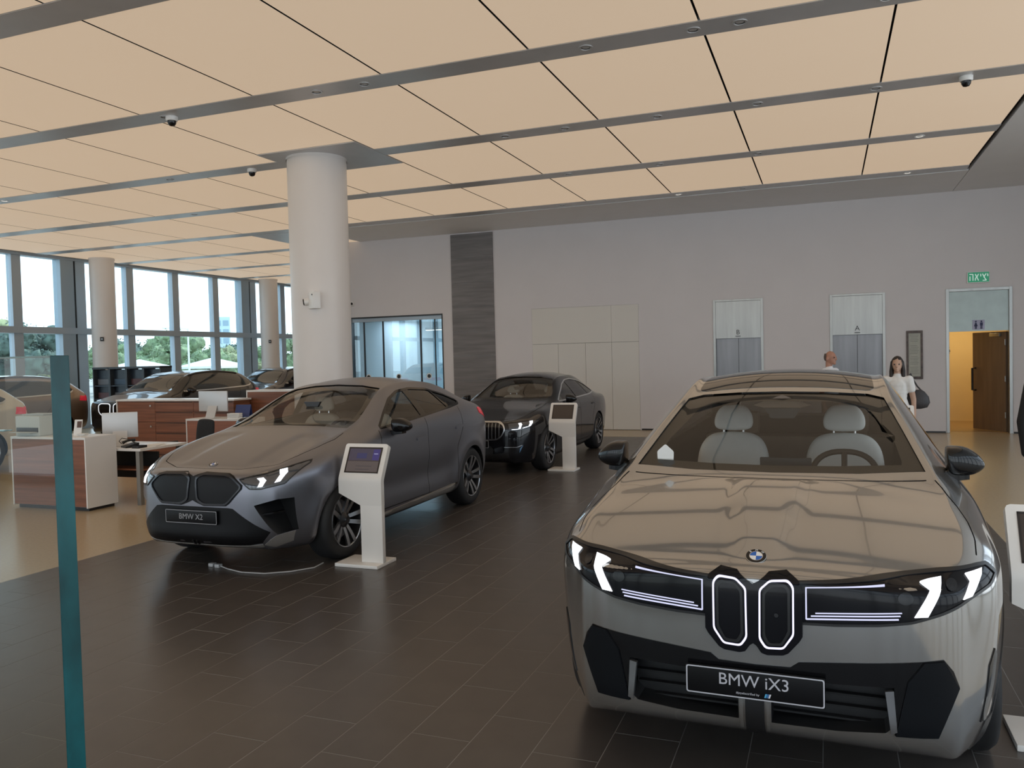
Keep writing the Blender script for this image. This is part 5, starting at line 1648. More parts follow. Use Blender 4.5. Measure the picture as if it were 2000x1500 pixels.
# ================================================================== KIOSKS
M_kiosk = mat('kiosk_white', (.82, .79, .75), .4, noise_s=5, noise_a=.01)
M_screen = mat('screen_off', (.05, .038, .034), .12, coat=.3)
def kiosk(x, y, label, lit=False, proto=None):
    """x, y: left front corner of the base"""
    root = empty('info_kiosk', (x, y, ZT), label=label, cat='kiosk', group='white info kiosks')
    MB().box(0, .43, 0, .33, 0, .03, bev=.006).build('base', M_kiosk, root)
    b = MB().box(.215, .43, .10, .15, .03, .531, bev=.004)
    b.build('post', M_kiosk, root)
    # folded head: an outline in (x, along the fold) bent over a soft radius
    def bend(t):
        """t: 0 bottom of the head ... ; returns y, z"""
        z0 = .53
        if t < .20: return .10, z0 + t
        a = min((t - .20) / .06, 1) * R(27)
        r = .06 / R(27)
        y_ = .10 + r * (1 - math.cos(a)); z_ = z0 + .20 + r * math.sin(a)
        if t > .26: y_ += (t - .26) * math.sin(R(27)); z_ += (t - .26) * math.cos(R(27))
        return y_, z_
    TT = .56
    def lx(t):
        if t < .10: return .215 - .215 * (t / .10)
        return 0.
    ts = [0, .03, .07, .10, .12, .16, .20, .215, .23, .245, .26, .30, .40, .50, TT - .02, TT - .006, TT]
    vs, fs = [], []
    for t in ts:
        y_, z_ = bend(t)
        a = 0 if t < .20 else min((t - .20) / .06, 1) * R(27)
        ny, nz = math.cos(a) * .05, -math.sin(a) * .05
        e = .022 if t == TT else (.007 if t > TT - .01 else 0)
        l = lx(t) + e; r_ = .43 - e
        vs += [(l, y_, z_), (r_, y_, z_), (r_, y_ + ny, z_ + nz), (l, y_ + ny, z_ + nz)]
    n = len(ts)
    for i in range(n - 1):
        fs += [(i * 4 + k, i * 4 + (k + 1) % 4, (i + 1) * 4 + (k + 1) % 4, (i + 1) * 4 + k) for k in range(4)]
    fs += [(3, 2, 1, 0), tuple((n - 1) * 4 + k for k in range(4))]
    MB().add(vs, fs).build('head', M_kiosk, root, ang=30)
    def face(u0, u1, t0, t1, d0, d1, name, m, par):
        vs = []
        for t in (t0, t1):
            y_, z_ = bend(t)
            for u in (u0, u1):
                for d in (d0, d1):
                    vs.append((u, y_ - d * math.cos(R(27)), z_ + d * math.sin(R(27))))
        fs = [(0, 1, 3, 2), (4, 6, 7, 5), (0, 4, 5, 1), (2, 3, 7, 6), (0, 2, 6, 4), (1, 5, 7, 3)]
        return MB().add(vs, fs).build(name, m, par, smooth=False)
    sc = face(.045, .385, .285, TT - .035, -.01, .002, 'screen', M_screen, root)
    b = MB()
    bez = mat('screen_bezel', (.02, .016, .016), .3)
    for q in ((.045, .385, .285, .295), (.045, .385, TT - .045, TT - .035), (.045, .055, .285, TT - .035), (.375, .385, .285, TT - .035)):
        face(q[0], q[1], q[2], q[3], .0, .004, 'bezel', bez, sc)
    if lit:
        face(.058, .372, .40, TT - .048, .001, .003, 'screen_image', emis('screen_dusk', (.045, .035, .060), .8), sc)
        face(.30, .366, .405, TT - .055, .002, .0036, 'screen_tile', emis('screen_violet', (.05, .035, .20), .6), sc)
        face(.14, .24, .42, .47, .002, .0036, 'screen_tile', emis('screen_navy', (.03, .03, .11), .7), sc)
        face(.31, .35, TT - .10, TT - .092, .003, .0042, 'screen_text', emis('screen_text', (.3, .3, .5), .8), sc)
        face(.058, .372, .298, .395, .001, .003, 'screen_image', emis('screen_grey', (.085, .065, .062), .8), sc)
        for k in range(2): face(.15, .31 - k * .02, .345 - k * .03, .352 - k * .03, .002, .0036, 'screen_text', emis('screen_dim', (.05, .04, .045), .8), sc)
    return root
kiosk(-4.045, 6.06, 'white info kiosk with lit violet screen in front of the grey-blue SUV', lit=True)
kiosk(-4.09, 12.06, 'white info kiosk with blank grey screen in front of the black saloon')
kiosk(.765, 4.10, 'white info kiosk partly cut by the frame, beside the silver car')
kiosk(.60, 11.30, 'white info kiosk with only its corner showing behind the silver car')

# ================================================================== GLASS PARTITION
gp = empty('glass_partition', (-.885, .731, 0), label='tall thick clear glass partition with green polished edge, at far left', cat='partition')
M_gp = glass('partition_glass', (.80, .84, .80), 1.5, boost=1.15)
M_edge = mat('glass_edge_teal', (.003, .072, .082), .25, spec=.3, noise_s=7, noise_a=.8, stretch=(1, 1, .6))
GH, GT = 1.816, .0254
b = MB()
b.add([(-2.6, 0, .02), (-.002, 0, .02), (-.002, 0, GH), (-2.6, 0, GH)], [(0, 1, 2, 3)])
b.build('pane', M_gp, gp, smooth=False, fix=False)
b = MB().box(-.003, 0, 0, GT, .02, GH, bev=.0009)
b.build('green_edge', M_edge, gp, smooth=False)
MB().box(-2.6, -.003, .0, GT, GH - .002, GH).build('top_edge', mat('glass_edge_grey', (.20, .26, .25), .2), gp, smooth=False)
MB().box(-2.6, 0, -.03, GT + .03, 0, .06, bev=.004).build('floor_channel', M_steel, gp)

# ================================================================== SALES DESKS
def cabinet(x0, x1, y0, y1, h, label, front=M_wood, side=M_white, lip=True, group='sales cabinets'):
    c = empty('cabinet', ((x0 + x1) / 2, (y0 + y1) / 2, 0), label=label, cat='cabinet', group=group)
    w, d = (x1 - x0) / 2, (y1 - y0) / 2
    MB().box(-w + .02, w - .02, -d + .02, d, .05, h - .03).build('carcass', M_white, c, smooth=False)
    MB().box(-w + .022, w - .022, -d, -d + .02, .055, h - .032, bev=.002).build('front_panel', front, c, smooth=False)
    for a, b_ in ((-w, -w + .02), (w - .02, w)): MB().box(a, b_, -d - .004, d, .04, h - .03, bev=.002).build('side_panel', side, c, smooth=False)
    MB().box(-w, w, -d - .006, d, h - .03, h, bev=.003).build('cabinet_top', M_white, c, smooth=False)
    MB().box(-w + .04, w - .04, -d + .05, d - .03, 0, .05).build('plinth', M_black, c, smooth=False)
    return c
cabinet(-9.92, -8.62, 7.55, 8.02, .93, 'sales cabinet with red-brown wood front and white side, nearest the glass pane')

dk = empty('desk', (-8.95, 8.45, 0), label='white-topped sales desk with steel legs behind the nearest wood cabinet', cat='desk')
MB().box(-.80, .70, -.40, .42, .705, .74, bev=.004).build('desktop', M_white, dk)
for x in (-.70, .62):
    for y in (-.34, .36): MB().box(x - .03, x + .03, y - .03, y + .03, 0, .705).build('leg', M_steel, dk, smooth=False)
MB().box(-.70, .62, -.02, .0, .3, .66).build('modesty_panel', M_black, dk, smooth=False)
MB().box(-.2, .64, -.30, .32, .44, .46).build('lower_shelf', M_wood, dk, smooth=False)

def monitor(x, y, z, rz, w, h, label, back=True):
    m = empty('monitor', (x, y, z), rz, label=label, cat='monitor')
    b = MB().box(-w / 2, w / 2, -.012, .012, .11, .11 + h, bev=.010)
    sh = b.build('screen_shell', M_pc, m)
    MB().box(-w / 2 + .008, w / 2 - .008, .0115, .014, .16, .11 + h - .008).build('display', M_gloss, sh, smooth=False)
    b = MB().loft([[(-.10, -.16, .008), (.10, -.16, .008), (.10, -.155, 0), (-.10, -.155, 0)], [(-.10, .06, .008), (.10, .06, .008), (.10, .06, 0), (-.10, .06, 0)]])
    b.loft([[(-.09, -.10, .004), (.09, -.10, .004), (.09, -.085, .004), (-.09, -.085, .004)], [(-.09, -.02, .20), (.09, -.02, .20), (.09, -.01, .20), (-.09, -.01, .20)]])
    b.build('stand', M_pc, m, smooth=False)
    return m
monitor(-8.86, 8.32, .74, R(38), .44, .34, 'silver monitor seen from behind on the white sales desk')
ph = empty('desk_phone', (-8.56, 8.18, .74), R(-25), label='small black desk phone on the white desk edge', cat='phone')
MB().loft([[(-.09, -.08, 0), (.09, -.08, 0), (.09, -.08, .02), (-.09, -.08, .02)], [(-.09, .09, 0), (.09, .09, 0), (.09, .09, .06), (-.09, .09, .06)]]).build('phone_base', M_black, ph)
MB().tube([(-.06, -.07, .06), (-.06, -.02, .08), (-.06, .04, .09), (-.06, .09, .085)], [.022, .014, .014, .022]).build('handset', M_black, ph)
MB().tube([(-.06, -.08, .05), (-.03, -.12, .09), (.02, -.10, .13), (.05, -.02, .11), (.03, .05, .06)], .005, 6).build('phone_cord', M_black, ph)
pb = empty('papers', (-8.42, 8.45, .741), R(15), label='flat white papers lying on the desk corner', cat='paper')
MB().box(-.10, .10, -.14, .14, 0, .004).build('sheet', M_paper, pb, smooth=False)
MB().box(-.10, .10, -.14, .14, .0045, .008).build('sheet', M_paper, pb, smooth=False).rotation_euler = (0, 0, R(12))
kb = empty('pen_tray', (-8.36, 8.15, .741), R(5), label='low black tray beside the phone on the desk', cat='tray')
b = MB().box(-.05, .05, -.08, .08, 0, .006).box(-.05, -.044, -.08, .08, .006, .03).box(.044, .05, -.08, .08, .006, .03).box(-.044, .044, -.08, -.074, .006, .03).box(-.044, .044, .074, .08, .006, .03)
b.build('tray_body', M_black, kb, smooth=False)
bn = empty('paper_stack', (-8.6, 8.60, .461), 0, label='white paper stack on the shelf under the desk', cat='paper')
MB().box(-.15, .15, -.11, .11, 0, .05, bev=.003).build('sheets', M_paper, bn, smooth=False)

def office_chair(x, y, rz, label):
    c = empty('office_chair', (x, y, 0), rz, label=label, cat='chair', group='black office chairs')
    MB().box(-.25, .25, -.24, .25, .44, .53, bev=.035).build('seat', M_fabric, c)
    secs = []
    for z, w, y_ in ((.56, .20, -.25), (.62, .24, -.27), (.80, .25, -.29), (.95, .235, -.31), (1.0, .20, -.32)):
        secs.append([(-w, y_, z), (w, y_, z), (w * .96, y_ + .05, z), (-w * .96, y_ + .05, z)])
    e = subsurf_mesh(MB().loft(secs).mesh('b'), 2, False); e.name = 'backrest'; e.shade_smooth()
    link('backrest', e, M_fabric, c)
    for s_ in (-1, 1):
        MB().tube([(s_ * .26, -.05, .47), (s_ * .31, -.05, .52), (s_ * .31, .0, .68), (s_ * .31, .18, .68)], .018).build('armrest', M_black, c)
    MB().cyl((0, 0, .10), (0, 0, .44), .03, n=14).build('gas_column', M_chrome, c)
    MB().tube([(0, -.20, .47), (0, -.30, .50), (0, -.31, .62)], .022).build('back_bracket', M_black, c)
    for k in range(5):
        a = 2 * math.pi * k / 5
        l = MB().tube([(.03 * math.cos(a), .03 * math.sin(a), .12), (.30 * math.cos(a), .30 * math.sin(a), .075)], [.022, .014]).build('foot', M_chrome, c)
        MB().cyl((.30 * math.cos(a) - .012 * math.sin(a), .30 * math.sin(a) + .012 * math.cos(a), .03), (.30 * math.cos(a) + .012 * math.sin(a), .30 * math.sin(a) - .012 * math.cos(a), .03), .03, n=14).build('caster', M_black, l)
    return c
office_chair(-8.65, 9.35, R(165), 'black office chair behind the white desk beside the wood drawers')
office_chair(-9.80, 6.55, R(75), 'black office chair with chrome foot seen through the glass pane')

# drawer wall
dw = empty('drawer_wall', (-10.8, 11.55, 0), label='long low wall of walnut drawers with white top edge, before the dark SUV', cat='drawers')
MB().box(-1.33, 1.30, -.18, .22, .04, 1.17).build('carcass', M_woodh, dw, smooth=False)
MB().box(-1.35, 1.32, -.22, .24, 1.17, 1.20, bev=.003).build('top_board', M_white, dw, smooth=False)
MB().box(-1.35, -1.33, -.21, .24, .02, 1.17).build('end_panel', M_white, dw, smooth=False)
xs = [-1.325, -.45, .42, 1.295]
for i in range(3):
    rows = [(.80, 1.165), (.42, .795), (.045, .415)] if i == 0 else [(.985, 1.165), (.80, .98), (.61, .795), (.42, .605), (.23, .415), (.045, .225)]
    for z0, z1 in rows:
        d_ = MB().box(xs[i] + .003, xs[i + 1] - .003, -.20, -.18, z0, z1 - .004, bev=.003).build('drawer_front', M_wood, dw, smooth=False)
        if i > 0: MB().box(xs[i] + .02, xs[i + 1] - .02, -.206, -.199, z1 - .022, z1 - .012).build('finger_groove', M_dark, d_, smooth=False)
        else:
            MB().cyl((xs[i] + .78, -.20, z1 - .08), (xs[i] + .78, -.215, z1 - .08), .018, n=12).build('lock', M_chrome, d_)
tp = empty('tall_panel', (-9.15, 11.95, 0), label='taller walnut end cabinet with white edge behind the grey-blue SUV', cat='cabinet')
MB().box(-.42, .50, -.15, .25, .0, 1.30, bev=.002).build('body', M_wood, tp, smooth=False)
MB().box(-.44, -.42, -.16, .26, .0, 1.33).build('white_edge', M_white, tp, smooth=False)
MB().box(-.42, .52, -.16, .26, 1.30, 1.33).build('top_board', M_white, tp, smooth=False)

d2 = cabinet(-9.72, -8.55, 10.45, 10.95, .93, 'red-brown wood cabinet with pale edge, between drawers and grey-blue SUV', front=mat('walnut_red', (.30, .10, .045), .4, noise_s=4, noise_a=.15, stretch=(.3, .3, 7)))
m2 = monitor(-9.30, 10.62, .93, R(0), .58, .33, 'large pale monitor back on the red-brown wood cabinet')
fo = empty('blue_folder', (-8.80, 10.72, .93), R(10), label='blue folder standing on the red-brown wood cabinet', cat='folder')
M_fold = mat('folder_blue', (.03, .05, .16), .45)
b = MB().loft([[(-.13, -.05, 0), (.13, -.05, 0), (.13, -.045, 0), (-.13, -.045, 0)], [(-.13, .03, .21), (.13, .03, .21), (.13, .035, .21), (-.13, .035, .21)]])
b.build('front_cover', M_fold, fo, smooth=False)
b = MB().loft([[(-.13, .08, 0), (.13, .08, 0), (.13, .085, 0), (-.13, .085, 0)], [(-.13, .035, .21), (.13, .035, .21), (.13, .04, .21), (-.13, .04, .21)]])
b.build('rear_cover', M_fold, fo, smooth=False)
ps = empty('paper_stack', (-8.82, 10.55, .93), R(5), label='white papers beside the blue folder on the wood cabinet', cat='paper')
for k in range(3): MB().box(-.10, .10, -.06, .06, k * .03, k * .03 + .026, bev=.003).build('sheets', M_paper, ps, smooth=False).rotation_euler = (0, 0, R(4 * k))

# things on the nearest cabinet
pr = empty('printer', (-9.72, 7.80, .93), R(0), label='pale grey printer on the nearest cabinet, seen through glass', cat='printer')
MB().box(-.20, .24, -.18, .18, 0, .26, bev=.015).build('printer_body', mat('printer_grey', (.56, .58, .55), .5), pr)
MB().box(-.17, .21, -.19, -.17, .05, .11, bev=.004).build('paper_slot', M_black, pr)
MB().box(-.16, .20, -.30, -.17, .05, .058, bev=.002).build('output_tray', mat('printer_grey'), pr)
MB().box(-.18, .22, -.10, .14, .26, .28, bev=.006).build('scanner_lid', mat('lid_grey', (.40, .42, .41), .5), pr)
fr_ = empty('photo_frame', (-9.02, 7.78, .93), R(20), label='small upright white card with dark picture on the nearest cabinet', cat='frame')
MB().loft([[(-.05, 0, 0), (.05, 0, 0), (.05, .012, 0), (-.05, .012, 0)], [(-.05, .05, .20), (.05, .05, .20), (.05, .062, .20), (-.05, .062, .20)]]).build('card', M_paper, fr_, smooth=False)
MB().loft([[(-.01, .018, .10), (.045, .018, .10), (.045, .024, .10), (-.01, .024, .10)], [(-.01, .036, .18), (.045, .036, .18), (.045, .042, .18), (-.01, .042, .18)]]).build('picture', mat('picture_brown', (.10, .05, .035), .5), fr_, smooth=False)
cp = empty('leaflet_holder', (-8.86, 7.72, .93), R(-10), label='white leaflets fanned on the nearest cabinet beside the white card', cat='leaflets')
for k in range(3):
    MB().box(-.06, .06, -.04, .04, .012 * k, .012 * k + .009, bev=.001).build('leaflet', M_paper, cp, smooth=False).rotation_euler = (0, 0, R(20 * k - 15))
gs = empty('glass_shelf', (-9.9, 7.35, 1.02), label='short blue-green glass shelf above the nearest cabinet', cat='shelf')
MB().box(-.14, .20, -.06, .06, 0, .014, bev=.002).build('shelf_plate', mat('shelf_cyan', (.16, .35, .38), .15, coat=.5), gs)
MB().cyl((-.08, .0, -.085), (-.08, .0, 0), .01, n=10).build('post', M_chrome, gs)

# charging cable under the grey-blue SUV
cb = empty('charge_cable', (-4.6, 5.9, ZT), label='thin white cable with plug lying under the grey-blue SUV front', cat='cable')
pts = [(-.42, -.15, .012), (-.30, -.20, .008), (-.10, -.26, .008), (.12, -.24, .008), (.30, -.12, .008), (.42, .05, .008), (.40, .25, .010)]
pp = []
for i in range(len(pts) - 1):
    for k in range(5):
        pp.append(tuple(Vector(pts[i]).lerp(Vector(pts[i + 1]), k / 5)))
MB().tube(pp, .006, 6).build('cord', mat('cord_grey', (.45, .45, .45), .5), cb)
MB().box(-.47, -.42, -.175, -.125, 0, .03, bev=.006).build('plug', mat('cord_grey'), cb)
MB().box(-.55, -.50, -.16, -.11, 0, .03, bev=.006).build('plug', mat('cord_grey'), cb)

# dark display racks beyond the bronze and dark SUVs
M_rk = mat('rack_navy', (.02, .03, .045), .35)
labs = ['leftmost dark display rack beside the white window column', 'second dark display rack from the white window column', 'third dark display rack from the white window column', 'fourth dark display rack, nearest the dark SUV windscreen']
for k in range(4):
    x = -19.1 + k * .62
    rk = empty('display_rack', (x, 17.45, 0), label=labs[k], cat='rack', group='dark display racks by the window')
    MB().box(-.29, .29, .02, .30, 0, 1.72, bev=.005).build('back_board', M_rk, rk, smooth=False)
    for s_ in (-1, 1): MB().box(s_ * .29 - .015, s_ * .29 + .015, -.12, .30, 0, 1.74).build('side_panel', mat('rack_grey', (.05, .06, .07), .4), rk, smooth=False)
    MB().box(-.305, .305, -.14, .31, 1.74, 1.80, bev=.004).build('canopy', M_black, rk, smooth=False)
    for j in range(3):
        MB().box(-.275, .275, -.10, .02, .5 + j * .38, .52 + j * .38).build('shelf', mat('rack_shelf', (.06, .08, .11), .4), rk, smooth=False)
        MB().box(-.22, .20, -.02, .015, .54 + j * .38, .70 + j * .38).build('display_card', mat('card_%d' % ((k + j) % 3), [(.04, .07, .11), (.10, .03, .03), (.12, .12, .13)][(k + j) % 3], .5), rk, smooth=False)

# ================================================================== PEOPLE
def capsules(name, chain, voxel, m, parent, smooth_it=4):
    """tapered limbs and ellipsoids welded into one skin"""
    bm = bmesh.new()
    def ball(c, r, sc=(1, 1, 1), rot=None):
        M = Matrix.Translation(c)
        if rot is not None: M = M @ rot
        M = M @ Matrix.Diagonal((r * sc[0], r * sc[1], r * sc[2], 1))
        bmesh.ops.create_icosphere(bm, subdivisions=2, radius=1, matrix=M)
    for it in chain:
        if it[0] == 'e': ball(Vector(it[1]), 1, it[2])
        else:
            _, a, ra, b, rb = it[:5]
            fl = it[5] if len(it) > 5 else (1, 1)
            a, b = Vector(a), Vector(b)
            n = max(2, int((b - a).length / (min(ra, rb) * .45)))
            for k in range(n + 1):
                t = k / n
                ball(a.lerp(b, t), ra + (rb - ra) * t, (fl[0], fl[1], 1))
    me = bpy.data.meshes.new(name); bm.to_mesh(me); bm.free()
    o = bpy.data.objects.new('t', me); COL.objects.link(o)
    r = o.modifiers.new('r', 'REMESH'); r.mode = 'VOXEL'; r.voxel_size = voxel
    s = o.modifiers.new('s', 'SMOOTH'); s.factor = .5; s.iterations = smooth_it
    e = evaluated(o)
    bpy.data.objects.remove(o)
    e.name = name
    e.shade_smooth()
    return link(name, e, m, parent)

def hand(sg, w, palm_d, curl=.5):
    """palm and five bent fingers from wrist w, hanging along palm_d"""
    d = Vector(palm_d).normalized()
    out = []
    fwd = Vector((0, -1, 0))
    p0 = Vector(w); p1 = p0 + d * .09
    for k in range(4):
        off = fwd * (.030 - .020 * k)
        out.append(('c', p0 + off * .6, .014, p1 + off, .012))
        L = (.040, .045, .042, .032)[k]
        a = p1 + off
        inn = Vector((-sg, 0, 0))
        b = a + (d + inn * curl * .4).normalized() * L
        c = b + (d + inn * curl * 1.4).normalized() * L * .7
        out += [('c', a, .0095, b, .0085), ('c', b, .0085, c, .007)]
    t0 = p0 + d * .02 + fwd * .03
    t1 = t0 + (d * .6 + fwd * .8).normalized() * .04
    t2 = t1 + (d + fwd * .2).normalized() * .03
    out += [('c', t0, .013, t1, .011), ('c', t1, .011, t2, .008)]
    return out

def person(x, y, rz, H, label, shirt, trousers, sleeve='short', hair='long', arms=None, skin=M_skin, female=False, hair_m=M_hair, voxel=.008, coat=False, shoes=M_black, sit=False):
    k = H / 1.75
    root = empty('person', (x, y, 0), rz, label=label, cat='person')
    V = lambda *p: Vector(p) * k
    sw = .155 if female else .19
    hw = .10
    sh = lambda s: V(s * sw, 0, 1.42)
    el = lambda s: V(s * (sw + .06), .02, 1.12)
    wr = lambda s: V(s * (sw + .07), -.03, .87)
    if arms: el, wr = arms(k)
    hip = lambda s: V(s * hw, 0, .90); kn = lambda s: V(s * (hw + .005), -.01, .49); an = lambda s: V(s * hw, .02, .09)
    body = [('e', V(0, -.01, 1.655), tuple(V(.073, .092, .105))), ('e', V(0, -.035, 1.60), tuple(V(.055, .062, .062))), ('e', V(0, -.075, 1.555), tuple(V(.028, .028, .024))),
            ('c', V(0, .015, 1.57), .052 * k, V(0, .01, 1.43), .058 * k),
            ('e', V(0, -.108, 1.625), tuple(V(.013, .018, .024))), ('e', V(0, -.098, 1.648), tuple(V(.010, .012, .02))),
            ('e', V(0, -.090, 1.585), tuple(V(.024, .014, .008))), ('e', V(0, -.088, 1.574), tuple(V(.020, .013, .007)))]
    for s in (-1, 1):
        body += [('e', V(s * .076, .01, 1.63), tuple(V(.012, .024, .034))), ('e', V(s * .03, -.088, 1.668), tuple(V(.022, .012, .008)))]
        body += [('c', sh(s), .052 * k, el(s), .040 * k), ('c', el(s), .039 * k, wr(s), .027 * k)]
        body += hand(s, wr(s), (wr(s) - el(s)) + Vector((0, 0, -.1)))
        body += [('c', hip(s), .085 * k, kn(s), .055 * k), ('c', kn(s), .054 * k, an(s), .036 * k), ('c', an(s) + V(0, .03, -.04), .035 * k, an(s) + V(0, -.14, -.055), .030 * k)]
    cw = .120 if female else .145
    body += [('c', V(0, 0, 1.34), cw * k, V(0, 0, 1.10), (.105 if female else .135) * k, (1.15, .78)), ('c', V(0, 0, 1.10), (.105 if female else .135) * k, V(0, 0, .93), .135 * k, (1.15, .8)), ('c', V(-sw * .8, 0, 1.41), .055 * k, V(sw * .8, 0, 1.41), .055 * k)]
    capsules('body', body, voxel, skin, root)
    # face
    for s in (-1, 1):
        MB().lathe([(.001, -.0), (.008 * k, .001), (.011 * k, .006)], 'y', 12).build('eye', M_black, root).location = V(s * .031, -.0965, 1.652)
    t_ = .012 * k
    top = [('c', V(0, 0, 1.345), cw * k + t_, V(0, 0, 1.12), (.105 if female else .135) * k + t_, (1.15, .80)), ('c', V(-sw * .82, 0, 1.408), .058 * k + t_, V(sw * .82, 0, 1.408), .058 * k + t_),
           ('c', V(0, 0, 1.12), (.105 if female else .135) * k + t_, V(0, 0, .99 if not coat else .72), .14 * k + t_, (1.15, .82)), ('c', V(0, .012, 1.44), .062 * k + .004, V(0, .008, 1.48), .058 * k + .003)]
    for s in (-1, 1):
        if sleeve == 'short':
            m = sh(s).lerp(el(s), .48)
            top.append(('c', sh(s), .056 * k + t_, m, .052 * k + t_))
        else:
            top += [('c', sh(s), .056 * k + t_, el(s), .045 * k + t_), ('c', el(s), .045 * k + t_, wr(s), .034 * k + .008)]
    capsules('jacket' if coat else 'shirt', top, voxel * 1.4, shirt, root)
    tr = [('c', V(0, 0, 1.0), .137 * k + .008, V(0, .005, .90), .14 * k + .008, (1.15, .82))]
    for s in (-1, 1):
        tr += [('c', hip(s), .09 * k + .008, kn(s), .066 * k + .008), ('c', kn(s), .066 * k + .008, an(s), .055 * k + .006)]
    capsules('trousers', tr, voxel * 1.5, trousers, root)
    for s in (-1, 1):
        capsules('shoe', [('c', an(s) + V(0, .04, -.05), .042 * k, an(s) + V(0, -.15, -.058), .036 * k)], .010, shoes, root)
    if hair == 'long':
        h = [('e', V(0, .012, 1.675), tuple(V(.085, .098, .105)))]
        for s in (-1, 1):
            h += [('c', V(s * .065, .0, 1.68), .030 * k, V(s * .082, .005, 1.55), .030 * k), ('c', V(s * .082, .005, 1.55), .030 * k, V(s * .085, -.03, 1.40), .024 * k)]
        h += [('c', V(-.03, .06, 1.66), .06 * k, V(-.03, .085, 1.40), .04 * k), ('c', V(.03, .06, 1.66), .06 * k, V(.03, .085, 1.40), .04 * k)]
        o = capsules('hair', h, .008, hair_m, root, 2)
        # keep the face free
        bm = bmesh.new(); bm.from_mesh(o.data)
        kill = [v for v in bm.verts if v.co.y < -.045 * k and abs(v.co.x) < .062 * k and v.co.z < 1.715 * k]
        bmesh.ops.delete(bm, geom=kill, context='VERTS'); bm.to_mesh(o.data); bm.free()
    elif hair == 'short':
        o = capsules('hair', [('e', V(0, .012, 1.68), tuple(V(.080, .096, .092)))], .008, hair_m, root, 2)
        bm = bmesh.new(); bm.from_mesh(o.data)
        kill = [v for v in bm.verts if (v.co.y < -.03 * k and v.co.z < 1.72 * k) or v.co.z < 1.60 * k]
        bmesh.ops.delete(bm, geom=kill, context='VERTS'); bm.to_mesh(o.data); bm.free()
    elif hair == 'shaved':
        o = capsules('hair', [('e', V(0, .004, 1.662), tuple(V(.0745, .0935, .104)))], .008, hair_m, root, 2)
        bm = bmesh.new(); bm.from_mesh(o.data)
        kill = [v for v in bm.verts if (v.co.y < .02 * k) or v.co.z < 1.60 * k or v.co.z > 1.72 * k]
        bmesh.ops.delete(bm, geom=kill, context='VERTS'); bm.to_mesh(o.data); bm.free()
    return root
M_tee = mat('white_tee', (.74, .72, .69), .8, noise_s=30, noise_a=.04)
M_shirt = mat('white_shirt', (.80, .82, .86), .7, noise_s=30, noise_a=.03)
M_jean = mat('dark_trousers', (.03, .028, .03), .8, noise_s=40, noise_a=.1)
M_suit = mat('black_suit', (.010, .010, .012), .75, noise_s=60, noise_a=.1)
wm = person(.93, 12.75, R(-8), 1.66, 'woman in white t-shirt with long dark hair and a dark shoulder bag', M_tee, M_jean, 'short', 'long', female=True)
bg = empty('shoulder_bag', (1.185, 12.82, 0), R(-8), label='dark grey slouchy shoulder bag hanging at the side of the woman in white', cat='bag')
M_bag = mat('bag_grey', (.045, .042, .045), .6, noise_s=20, noise_a=.1)
secs = []
for z, w, d in ((.93, .05, .03), (.95, .13, .06), (1.02, .165, .075), (1.10, .15, .06), (1.17, .10, .035), (1.20, .06, .015)):
    secs.append([(w * math.cos(t) , d * math.sin(t), z) for t in np.linspace(0, 2 * math.pi, 17)[:-1]])
MB().loft(secs).build('bag_body', M_bag, bg, ang=60)
MB().tube([(-.09, .0, 1.17), (-.12, -.03, 1.30), (-.10, -.05, 1.40), (-.08, .0, 1.425), (-.06, .05, 1.36), (-.0, .04, 1.25), (.07, .0, 1.17)], .012, 6).build('strap', M_bag, bg)
M_skin2 = mat('skin_ruddy', (.44, .22, .15), .5, noise_s=8, noise_a=.06)
person(.045, 14.3, R(65), 1.765, 'balding man in white shirt turned sideways, before the lifts', M_shirt, M_jean, 'short', 'shaved', skin=M_skin2, hair_m=mat('grey_hair', (.12, .09, .08), .7))
person(1.79, 8.0, R(20), 1.80, 'person in black suit half out of frame at the right edge', M_suit, M_suit, 'long', 'short', coat=True)
person(-8.55, 12.6, R(120), 1.50, 'dark-haired person whose head shows just above the grey-blue SUV bonnet', M_suit, M_suit, 'long', 'short')

